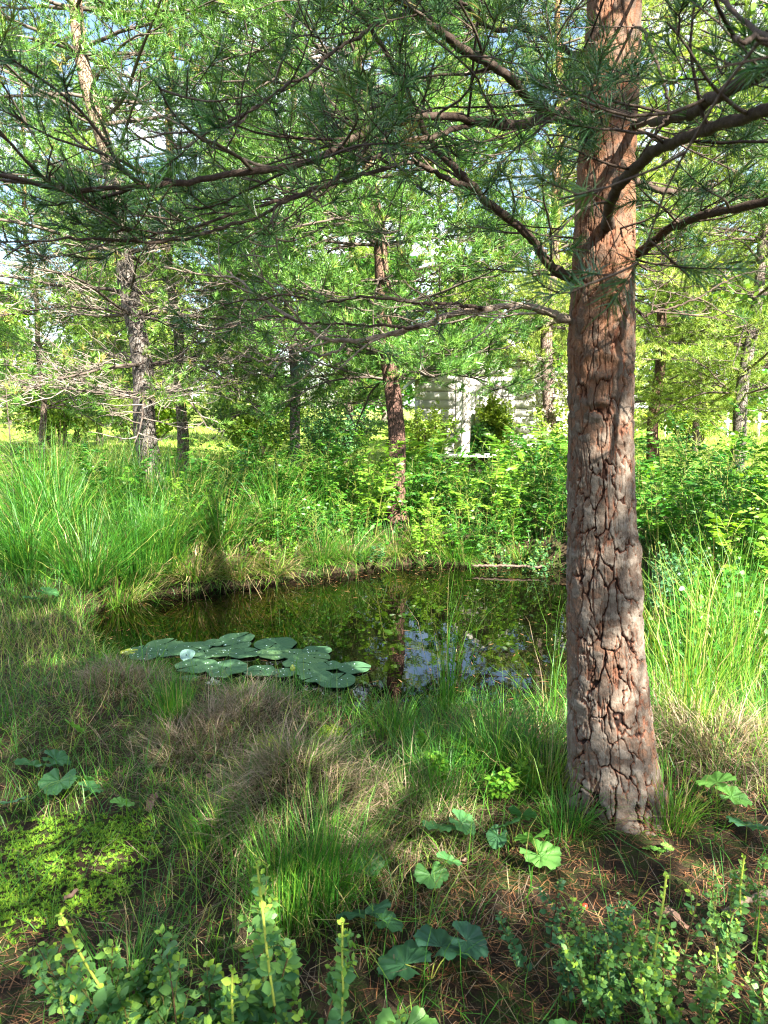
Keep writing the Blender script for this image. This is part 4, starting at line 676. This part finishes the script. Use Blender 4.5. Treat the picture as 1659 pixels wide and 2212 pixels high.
Q = P[:, None] + np.stack([np.cos(a), np.sin(a), 0 * a], -1)[:, None] * (np.array([0, .5, 1]) * 1.0)[None, :, None] * rng.uniform(.02, .06, n)[:, None, None]; W = np.stack([-np.sin(a), np.cos(a), 0 * a], -1)[:, None] * rng.uniform(.001, .003, n)[:, None, None] * np.array([.6, 1, .5])[None, :, None]; ribbons(mb, Q, W, np.clip(rng.normal(.5, .25, n), 0, 1))
tag(mb.build('floating_litter', M['litter']), 'needles and dead scraps floating along the pond margin', 'litter', kind='stuff')
# ------------------------------------------------------------------ water lilies
m, nt, b, o = mat('lily_pad_leaf', .55, .35); sxy = N(nt, 'ShaderNodeTexCoord'); g = N(nt, 'ShaderNodeTexGradient', gradient_type='RADIAL'); nt.links.new(sxy.outputs['Object'], g.inputs[0])
vein = ramp(nt, [(0, (0, 0, 0)), (.35, (0, 0, 0)), (.5, (1, 1, 1)), (.65, (0, 0, 0)), (1, (0, 0, 0))], math_(nt, 'FRACT', math_(nt, 'MULTIPLY', g.outputs['Fac'], 19)))
oi = N(nt, 'ShaderNodeObjectInfo'); base = ramp(nt, [(0, (.035, .090, .045)), (.5, (.055, .125, .06)), (1, (.085, .16, .065))], oi.outputs['Random']); spots = ramp(nt, [(.62, (1, 1, 1)), (.72, (.62, .72, .55))], noise(nt, 30, 5, .7))
m1 = N(nt, 'ShaderNodeMixRGB', blend_type='MULTIPLY', inp={0: 1.}); nt.links.new(base, m1.inputs[1]); nt.links.new(spots, m1.inputs[2]); m2_ = N(nt, 'ShaderNodeMixRGB', inp={2: (.11, .24, .11, 1)}); nt.links.new(math_(nt, 'MULTIPLY', vein, .30), m2_.inputs[0]); nt.links.new(m1.outputs[0], m2_.inputs[1]); nt.links.new(m2_.outputs[0], b.inputs['Base Color']); bump(nt, b, math_(nt, 'ADD', vein, noise(nt, 25, 4)), .0025, .7); M['pad'] = m
m, nt, b, o = mat('lily_pad_yellow', .4, .5); nt.links.new(ramp(nt, [(.4, (.20, .28, .04)), (.6, (.42, .42, .05))], noise(nt, 18, 4)), b.inputs['Base Color']); M['pady'] = m
m, nt, b, o = mat('lily_pad_underside', .3, .5); nt.links.new(ramp(nt, [(.4, (.13, .24, .19)), (.6, (.20, .32, .27))], noise(nt, 18, 4)), b.inputs['Base Color']); M['padw'] = m
m, nt, b, o = mat('water_drop', .05, .5); b.inputs['Base Color'].default_value = (.75, .85, .85, 1); M['drop'] = m
PADS = [(385, 145, 95, 'rearmost pad left of the yellow one'), (172, 190, 45, 'Y'), (250, 175, 60, 'pad behind the half yellow pad'), (270, 208, 85, 'large pad right of the yellow pad'), (400, 185, 95, 'broad pad on the left behind the folded leaf'), (545, 165, 100, 'wide pad in the rear row behind the folded leaf'), (680, 137, 60, 'small pale green pad in the rear row'), (815, 112, 92, 'rearmost raised pad, with its right rim over dark water'),
        (815, 148, 72, 'pad tucked under the rearmost pad'), (625, 205, 72, 'pad right behind the upright folded leaf'), (720, 195, 80, 'pad in the centre of the raft'), (860, 203, 85, 'pad with turned up white rim over the bright water'), (1040, 148, 112, 'large separate pad at the rear right'), (1040, 203, 95, 'pad below the large rear right pad'), (1150, 208, 80, 'pad on the right with small holes'), (1285, 188, 78, 'rightmost rear pad before the sky reflection'),
        (1160, 262, 70, 'pad at the right end of the bright gap'), (1270, 232, 85, 'pad crowded in the right cluster'), (1355, 278, 68, 'pad in the right cluster beside the outlying pad'), (1505, 290, 86, 'outlying pad farthest right in the sky reflection'), (1240, 305, 90, 'pad in the middle of the right cluster'), (1400, 368, 105, 'nearest pad on the right over dark water'), (1285, 345, 90, 'pad before the right cluster'), (570, 280, 108, 'large pad in front of the folded leaf'),
        (750, 292, 112, 'large pad in front of the bright gap'), (715, 330, 60, 'pad partly under the large front pad'), (950, 312, 85, 'front pad behind the brown mound'), (520, 360, 52, 'leftmost front pad among the grass'), (1085, 325, 62, 'front pad beside the yellow bud')]
for k, (cx_, cy_, hw, lab) in enumerate(PADS):
    rng = np.random.default_rng(400 + k); fx, fy_ = (250 + cx_ / 2.37) * .864, (1550 + cy_ / 2.37) * .864; c = flatpt(fx, fy_, WZ); dist = (c - CAM) @ FW; r = 1.13 * hw / 2.37 * .864 / F * dist; na = 44; a0 = rng.uniform(0, 6.28)
    th = np.linspace(.07, 6.283 - .07, na); rad = r * (1 + .03 * np.sin(3 * th + k) + .02 * np.sin(7 * th)); rows_ = []; tilt = rng.normal(0, .010, 2); rim = .08 if 'raised' in lab or 'turned' in lab else .006
    for f in (0.06, .4, .75, .94, 1.0): X_, Y_ = np.cos(th) * rad * f, np.sin(th) * rad * f; rows_.append(np.stack([X_, Y_, .004 + tilt[0] * X_ + tilt[1] * Y_ + .012 * k / 29 + r * rim * f ** 6 * np.clip(np.sin(th - 2.4 - a0), 0, 1) + .0025 * f * np.sin(5 * th + k) * (f > .5)], -1))
    V = np.stack(rows_); i, j = np.meshgrid(np.arange(4), np.arange(na - 1), indexing='ij'); q = np.stack([i * na + j, i * na + j + 1, (i + 1) * na + j + 1, (i + 1) * na + j], -1).reshape(-1, 4); mb = MB(); mb.add(V, q=q); low_ = V[-1] - [0, 0, .004]; mb.add(np.vstack([V[-1], low_]), q=[(j, j + 1, na + j + 1, na + j) for j in range(na - 1)])
    nd = int(rng.integers(4, 10)); da = rng.uniform(.3, 6, nd); dr_ = r * np.sqrt(rng.uniform(.02, .8, nd)); root = empty('lily_pad', (c[0], c[1], WZ), ('half yellow lily pad at the left end of the raft' if lab == 'Y' else lab.replace('pad', 'lily pad', 1)), 'lily pad', 'water lily pads', rz=a0)
    mb.build('blade', M['pady' if lab == 'Y' else 'pad'], root, True); d_ = MB()
    for aa, rr_ in zip(da, dr_):
        s = rng.uniform(.002, .0045); u, v = np.meshgrid(np.arange(8) / 8 * 6.283, np.linspace(0, 1.45, 4)); zc = tilt @ np.array([math.cos(aa) * rr_, math.sin(aa) * rr_]) + .004 + .012 * k / 29
        d_.add(np.stack([math.cos(aa) * rr_ + s * np.cos(v) * np.cos(u), math.sin(aa) * rr_ + s * np.cos(v) * np.sin(u), zc + s * .6 * np.sin(v)], -1).reshape(-1, 3), q=strip_quads(1, 4, 8, True))
    tag(d_.build('droplets', M['drop'], root, True), kind='stuff')
# folded upright leaf
c = flatpt(403, 1424, WZ); th = np.linspace(-math.pi, math.pi, 33); V = []; r = .045
for f in np.linspace(.1, 1, 6): V.append(np.stack([np.cos(th) * r * f * 1.1, .035 * np.sin(th) * f + .03 * (f * np.cos(th)) ** 2, .028 + np.sin(th) * r * f * .62], -1))
mb = MB(); mb.add(np.array(V), q=strip_quads(1, 6, 33)); o = mb.build('folded_lily_leaf', M['padw'], None, True); o.location = c; tag(o, 'pale bluish folded lily leaf standing upright among the pads', 'lily leaf')
def petals(mb, c, n, L, w, el, rng, off=0):
    a = np.arange(n) / n * 6.283 + off; d = np.stack([np.cos(a) * math.cos(el), np.sin(a) * math.cos(el), np.full(n, math.sin(el))], -1); leaves_at(mb, np.repeat([c], n, 0) + d * .006, L, w, rng, .85, dirs=d, droop=0, S=4, tv=.05)
rng = np.random.default_rng(9); c = flatpt(462, 1480, WZ); root = empty('water_lily_flower', (c[0], c[1], WZ + .01), 'small white open water lily flower at the near edge', 'flower'); mb = MB()
for e, n, L in ((.2, 9, .045), (.6, 8, .038), (1.0, 6, .03)): petals(mb, np.zeros(3), n, L, .3, e, rng, e)
mb.build('petals', M['white_flower'], root); mb = MB(); tubes(mb, np.array([[[0, 0, .002], [0, 0, .012], [0, 0, .018]]]), np.array([[.006, .007, .002]]), 8, 1.); mb.build('flower_centre', M['pady'], root)
c = flatpt(632, 1452, WZ); mb = MB(); z_ = np.linspace(-.02, .05, 8); tubes(mb, np.stack([0 * z_, 0 * z_, z_], -1)[None], np.array([[.003, .003, .004, .013, .017, .015, .009, .002]]), 10, .9); o = mb.build('lily_bud', M['pady'], None, True); o.location = c; tag(o, 'yellow green lily bud between the right hand pads', 'flower bud')
# ------------------------------------------------------------------ foreground shrubs and herbs
def sprigs(px, py, h, n, seed, label, leafL=.028, spread=.5, rad=.10, mat_='bluegreen', tint=.45, tall=None, side=5, W=.42, group='small leaved bog shrubs in the foreground'):
    if 'foreground' in group and seed < 510: h *= 1.25; n = int(n * 1.15); tint += .12; W = .36
    g = gp(px, py); rng = np.random.default_rng(seed); root = empty('bog_shrub', (g[0], g[1], g[2] - .01), label, 'shrub', group); a = rng.uniform(0, 6.283, n); r = rad * np.sqrt(rng.uniform(0, 1, (n, 1)))
    st = np.stack([np.cos(a), np.sin(a), 0 * a], -1) * r; d = np.stack([np.cos(a) * spread * rng.uniform(.1, 1, n), np.sin(a) * spread * rng.uniform(.1, 1, n), 1 + 0 * a], -1); L = h * rng.uniform(.55, 1.0, n)
    if tall: st[0] = [0, 0, 0]; d[0] = [tall[1], 0, 1]; L[0] = tall[0]
    P1 = grow(st, d, L, 10, .05, .02, rng); wood, lv = MB(), MB(); tubes(wood, P1, np.linspace(.0026, .0014, 10)[None], 5, np.clip(rng.normal(.15, .15, n), 0, 1))
    if tall: tubes(wood, P1[:1, 4:] + [0, 0, .0], np.linspace(.0032, .0026, 6)[None], 6, .95)
    s2, d2, L2, _ = spawn(P1[1:] if tall else P1, side, .25, .9, 38, .4, rng, lift=.4); P2 = grow(s2, d2, np.clip(L2, .03, .2), 6, .06, .06, rng); tubes(wood, P2, np.linspace(.0015, .0008, 6)[None], 3, .3)
    for Q, m_, l_ in ((P1, 12, leafL), (P2, 7, leafL * .85)):
        t = np.linspace(.22, .99, m_)[None] * (Q.shape[1] - 1.001) * np.ones((len(Q), 1)); i = t.astype(int); rr = np.arange(len(Q))[:, None]; q = Q[rr, i] + (Q[rr, i + 1] - Q[rr, i]) * (t - i)[..., None]; T = nrm(Q[rr, i + 1] - Q[rr, i]); A, B = perp(T); u = t / t.max()
        for sgn in (-1, 1):
            ph = (np.arange(m_) * 1.571)[None, :, None] + rng.uniform(0, 6, (len(Q), 1, 1)); sd = (A * np.cos(ph) + B * np.sin(ph)) * sgn; d_ = nrm(sd + T * .55)
            leaves_at(lv, q.reshape(-1, 3), (l_ * (1.05 - .5 * u ** 3)).ravel(), W, rng, np.clip(tint + .45 * u.ravel() ** 6 + rng.normal(0, .08, u.size), 0, 1), dirs=d_.reshape(-1, 3), droop=.02, S=4, tv=.06)
    if tall:
        Q = P1[:1]; t = np.linspace(.35, .985, 12) * 8.99; i = t.astype(int); q = Q[0, i] + (Q[0, i + 1] - Q[0, i]) * (t - i)[:, None]
        for sgn in (0, 3.14):
            ph = np.arange(12) * 1.571 + sgn + rng.normal(0, .4, 12); d_ = np.stack([np.cos(ph), np.sin(ph), .55 + 0 * ph], -1); leaves_at(lv, q, leafL * np.linspace(1.0, .6, 12), .4, rng, np.linspace(.5, 1, 12), dirs=d_, droop=0, tv=.06)
    wood.build('stems', M['stem'], root); lv.build('foliage', M[mat_], root); return root
sprigs(430, 2330, .34, 9, 501, 'bluish green small leaved shrub filling the bottom left, centre of the clump', .040, .55, .16)
sprigs(290, 2290, .30, 7, 502, 'shrub at the bottom left with a reddish leaning stem', .034, .6, .14, tall=(.46, -.18))
sprigs(610, 2400, .28, 6, 503, 'shrub with one tall yellow green shoot left of centre', .036, .5, .12, tall=(.60, -.06))
sprigs(740, 2400, .26, 6, 504, 'shrub with a straight yellow shoot near the bottom centre', .034, .4, .10, tall=(.44, .01))
sprigs(210, 2420, .26, 7, 509, 'low leafy shrub cut by the bottom left corner', .034, .5, .16)
sprigs(500, 2480, .30, 8, 520 - 20, 'leafy shrub with overlapping pale leaves at the very bottom left of centre', .036, .5, .16, tall=(.42, .05))
sprigs(360, 2430, .26, 8, 499, 'low shrub at the bottom between the reddish leaning stem and the tall shoot', .036, .6, .15)
sprigs(1230, 2130, .24, 10, 505, 'dark blue green shrub left of the lower right clump', .022, .5, .13, tint=.2)
sprigs(1400, 2230, .30, 12, 506, 'sunlit green shrub in the middle of the lower right clump', .024, .4, .14, tint=.5, tall=(.42, -.02))
sprigs(1590, 2080, .22, 6, 507, 'shrub with a tall bright shoot near the right edge', .024, .35, .10, tint=.55, tall=(.34, .03))
sprigs(1520, 2330, .26, 12, 508, 'light green shrub at the bottom right', .026, .5, .16, tint=.55)
sprigs(1110, 1250, .5, 14, 510, 'small leaved shrub on the far shore left of the near trunk', .035, .8, .2, tint=.5, group='small leaved shrubs on the far shore')
sprigs(1200, 1290, .55, 14, 511, 'small leaved shrub overhanging the water beside the near trunk', .035, .9, .2, tint=.4, group='small leaved shrubs on the far shore')
sprigs(780, 1218, .25, 12, 512, 'low bluish cushion shrub on the far shore below the slim red pine', .028, .9, .16, tint=.2, group='small leaved shrubs on the far shore')
sprigs(600, 1238, .3, 10, 513, 'low pale green herb on the far shore below the second pine', .035, .8, .14, tint=.7, mat_='leaf', group='small leaved shrubs on the far shore')
sprigs(1420, 1330, .65, 16, 514, 'blue green leafy shrub right behind the near trunk', .035, .6, .22, tint=.25, group='small leaved shrubs on the far shore')
sprigs(1090, 1720, .2, 5, 515, 'leafy green herb below the water right of centre', .04, .5, .08, tint=.6, mat_='leaf', W=.22)
sprigs(960, 1680, .2, 5, 516, 'leafy herb beside the large mound', .04, .5, .08, tint=.6, mat_='leaf', W=.25)
def lobed(px, py, leaves, seed, label, mat_='broad', tint=.5):
    g = gp(px, py); rng = np.random.default_rng(seed); root = empty('lobed_leaf_plant', (g[0], g[1], g[2] - .01), label, 'plant', 'round lobed leaf plants in the foreground'); stem = MB()
    for (dx, dy, hh, r, yaw, pitch) in leaves:
        top = np.array([dx, dy, hh]); P = catmull([(0, 0, 0), (dx * .35, dy * .35, hh * .6), top], 8); tubes(stem, P[None], np.linspace(.002, .0013, 8)[None], 5, .6)
        th = np.linspace(-2.75, 2.75, 67); lob = 1 + .16 * np.abs(np.cos(th * 2.5)) ** .6 - .08 + .035 * np.sin(th * 27); rad = r * lob * (1 - .12 * np.abs(th / 2.75) ** 3); V = []
        for f in (.03, .3, .6, .85, 1.0): V.append(np.stack([np.cos(th) * rad * f, np.sin(th) * rad * f, r * (.30 * f ** 1.3 * (.4 + .6 * np.abs(np.sin(th * 1.0))) + .07 * f * np.cos(th * 10)) - r * .12 * f ** 3], -1))
        V = np.array(V).reshape(-1, 3); cp, sp = math.cos(pitch), math.sin(pitch); cyw, syw = math.cos(yaw), math.sin(yaw); V = V @ np.array([[cp, 0, -sp], [0, 1, 0], [sp, 0, cp]]); V = V @ np.array([[cyw, syw, 0], [-syw, cyw, 0], [0, 0, 1]]) + top
        lf = MB(); lf.add(V, q=strip_quads(1, 5, 67), tint=np.clip(tint + rng.normal(0, .12), 0, 1)); lf.build('leaf', M[mat_], root, True)
    stem.build('stalk', M['stem'], root); return root
rg = np.random.default_rng(77)
def lv(*a): return [(x, y, h, r, yw, p) for x, y, h, r, yw, p in a]
LB = [(965, 1850, lv((-.03, 0, .11, .060, 1.2, .3), (.05, .02, .12, .055, -.4, .5)), .4, 'lobed plant with two folded leaves right of the large mound'), (950, 1920, lv((-.03, 0, .06, .055, -1.4, .2), (.03, .03, .09, .045, .6, .4)), .5, 'ruffled round leaf below the folded pair'),
      (1110, 1840, lv((-.02, 0, .10, .05, 2.2, .6), (.03, .02, .13, .05, 1.2, .9), (-.06, -.02, .07, .04, -2.4, .9)), .35, 'lobed plant with upright leaf left of the near trunk foot'), (1165, 1890, lv((0, 0, .08, .068, -.9, .1), (-.02, .02, .13, .06, 1.8, .8)), .85, 'bright glossy round leaf plant left of the near trunk foot'),
      (795, 1890, lv((0, 0, .05, .052, -1.2, .3),), .6, 'single light green round leaf in the middle foreground'), (930, 2125, lv((-.07, -.02, .07, .075, 2.6, .2), (.03, .02, .09, .08, .8, .3), (.10, .03, .10, .06, -.3, .4)), .05, 'dark grey green lobed plant low in the centre'), (790, 2040, lv((0, 0, .10, .08, 2.0, .5), (.05, .0, .08, .06, .4, .4)), .0, 'very dark lobed leaf behind the yellow shoot'),
      (890, 2330, lv((-.02, 0, .11, .075, -1.5, .5), (.04, .01, .09, .06, .1, .3), (-.06, -.01, .08, .055, 2.8, .4)), .85, 'large bright lobed leaf plant at the bottom centre'), (1170, 2290, lv((0, 0, .05, .06, 1.2, .3), (.06, 0, .05, .055, -.2, .3)), .45, 'round lobed plant at the bottom, second right of centre'), (1050, 2290, lv((0, 0, .07, .06, 1.7, .8),), .6, 'erect narrow folded leaf at the bottom centre'), (1290, 2320, lv((0, 0, .08, .065, 1.4, .6),), .3, 'blue green lobed leaf under the lower right shrubs'),
      (1545, 1760, lv((0, 0, .12, .07, 2.4, .3), (.05, -.01, .07, .065, -.3, .2)), .75, 'bright round leaves right of the near trunk foot'), (1610, 1830, lv((0, 0, .07, .065, 1.0, .3),), .1, 'dark round leaf at the right edge right of the near trunk'), (75, 1690, lv((0, 0, .08, .08, 1.2, .4), (.08, .02, .1, .06, .2, .4)), .25, 'bluish lobed leaf plant at the left edge'), (130, 1725, lv((0, 0, .08, .07, -1.6, .3),), .6, 'thin round translucent leaf at the left'),
      (195, 1730, lv((0, 0, .06, .05, .5, .4), (-.03, .02, .09, .035, 1.5, .7)), .5, 'small oval leaf plant right of the translucent round leaf'), (265, 1770, lv((0, 0, .07, .045, .8, .3),), .8, 'small bright leaf above the moss'), (160, 1600, lv((0, 0, .07, .05, 1.0, .9),), 1.0, 'yellow green upright leaf at the left among dry grass'), (70, 1320, lv((0, 0, .1, .07, 1.0, .3), (.1, .04, .14, .08, 0, .3), (-.05, .06, .08, .06, 2, .3)), .3, 'dark lobed leaves at the left shore under the sedge'), (25, 1760, lv((0, 0, .05, .06, 2.0, .4),), .1, 'dark leaf cut by the left edge above the moss'), (1420, 1860, lv((0, 0, .04, .025, 1, .2), (.03, 0, .05, .022, 0, .2), (-.03, .01, .04, .02, 2, .3)), 1., 'tiny bright herb just right of the trunk foot')]
for k, (px, py, L_, t_, lab) in enumerate(LB): lobed(px, py, L_, 600 + k, lab, tint=t_)
# fallen leaves, berry, stick, timber
def fallen(px, py, r, seed, label, tint=.4, z=.03, tilt=.3):
    g = gp(px, py); rng = np.random.default_rng(seed); th = np.linspace(0, 6.283, 25); f = np.linspace(.05, 1, 5)[:, None]; r = r * .8; tint = tint * .6; R = r * (.72 + .3 * np.abs(np.cos(th)) ** 1.5 + .07 * np.sin(9 * th + seed) + .04 * np.sin(17 * th)); X_, Y_ = R * np.cos(th) * f, R * .72 * np.sin(th) * f
    r_ = r; V = np.stack([X_, Y_ * .8, r * 1.1 * (Y_ / r) ** 2 + tilt * X_ + r * .2 * np.sin(X_ / r * 4 + seed)], -1); mb = MB(); mb.add(V, q=strip_quads(1, 5, 25), tint=tint); o = mb.build('fallen_leaf', M['deadleaf'], None, True); o.location = (g[0], g[1], g[2] + z); o.rotation_euler.z = rng.uniform(0, 6); tag(o, label, 'fallen leaf', 'fallen brown leaves')
for k, (px, py, r, lab, t_) in enumerate([(330, 1755, .05, 'curled grey brown leaf beside the moss', .7), (125, 1650, .045, 'reddish fallen leaf at the left under the bluish leaves', .4), (155, 1955, .03, 'small brown leaf on the moss', .4), (455, 1700, .035, 'pinkish grey leaf stuck on the mound', .8), (1110, 1560, .04, 'orange fallen leaf at the near water edge', .5), (1450, 2010, .06, 'grey brown folded leaf behind the lower right shrubs', .75), (785, 1780, .03, 'brown leaf in the hollow right of the mound', .3), (1005, 1880, .02, 'pale chip lying right of the ruffled leaf', 1.)]): fallen(px, py, r, 700 + k, lab, t_)
def rockring(P, R, mat_, name, label, cat, k=10, tint=.5):
    mb = MB(); tubes(mb, np.array(P)[None], np.array(R)[None], k, tint); o = mb.build(name, M[mat_], None, True); tag(o, label, cat); return o
a, b_ = gp(1690, 1950), gp(1560, 2000); rockring(catmull([a + Z * .05, (a + b_) / 2 + Z * .045, b_ + Z * .03], 14) + np.random.default_rng(3).normal(0, .002, (14, 3)), np.linspace(.014, .008, 14), 'branch', 'fallen_stick', 'bare brown stick lying at the right edge near the bottom', 'stick')
a, b_ = flatpt(1020, 1222, -.06), flatpt(1180, 1226, -.06); rockring(catmull([a, (a + b_) / 2 + Z * .01, b_], 30) + np.random.default_rng(4).normal(0, .004, (30, 3)), np.concatenate([[.001], np.full(28, .012), [.001]]), 'branch', 'sunken_log', 'reddish log lying along the far water edge', 'log')
g = gp(1262, 1985); mb = MB(); u = np.linspace(-1.5, 1.5, 7); tubes(mb, np.stack([0 * u, 0 * u, .03 + .010 * np.sin(u)], -1)[None], .010 * np.cos(u)[None], 12); m, nt, b, o = mat('red_berry', .3, .5); b.inputs['Base Color'].default_value = (.5, .05, .02, 1); o = mb.build('red_berry', m, None, True); o.location = g; tag(o, 'single red berry in the litter left of the lower right shrubs', 'berry')
# sphagnum cushions
for k, (px, py, r, lab) in enumerate([(575, 1622, .07, 'yellow moss cushion on top of the large mound, left one'), (712, 1600, .075, 'yellow moss cushion on top of the large mound, right one'), (1515, 1560, .07, 'yellow green moss cushion right of the near trunk')]):
    g = gp(px, py); rng = np.random.default_rng(720 + k); n = 900; q = rng.normal(0, 1, (n, 3)) * [r * .5, r * .5, .012]; q[:, 2] = np.abs(q[:, 2]) + .03 * np.exp(-(q[:, 0] ** 2 + q[:, 1] ** 2) / r ** 2); mb = MB(); leaves_at(mb, q, .011, .4, rng, .95, droop=-.6, S=3, tv=.1); o = mb.build('moss_cushion', M['moss']); o.location = g; tag(o, lab, 'moss', 'yellow moss cushions')
# unseen pines added behind the photographer to shade foreground and near trunk
pine('pine_tree', 3.5, -2.4, 8.2, .13, 2.4, 'second unseen shading pine added behind the photographer, to the right of the other one', 92, Lmax=1.6, nwh=7, K=14, nw=.016, dens=.45)
pine('pine_tree', 1.15, -2.3, 6.9, .13, 2.3, 'unseen pine added behind the photographer to shade the near ground', 91, Lmax=2.5, nwh=18, K=20, nw=.016, dens=.8)
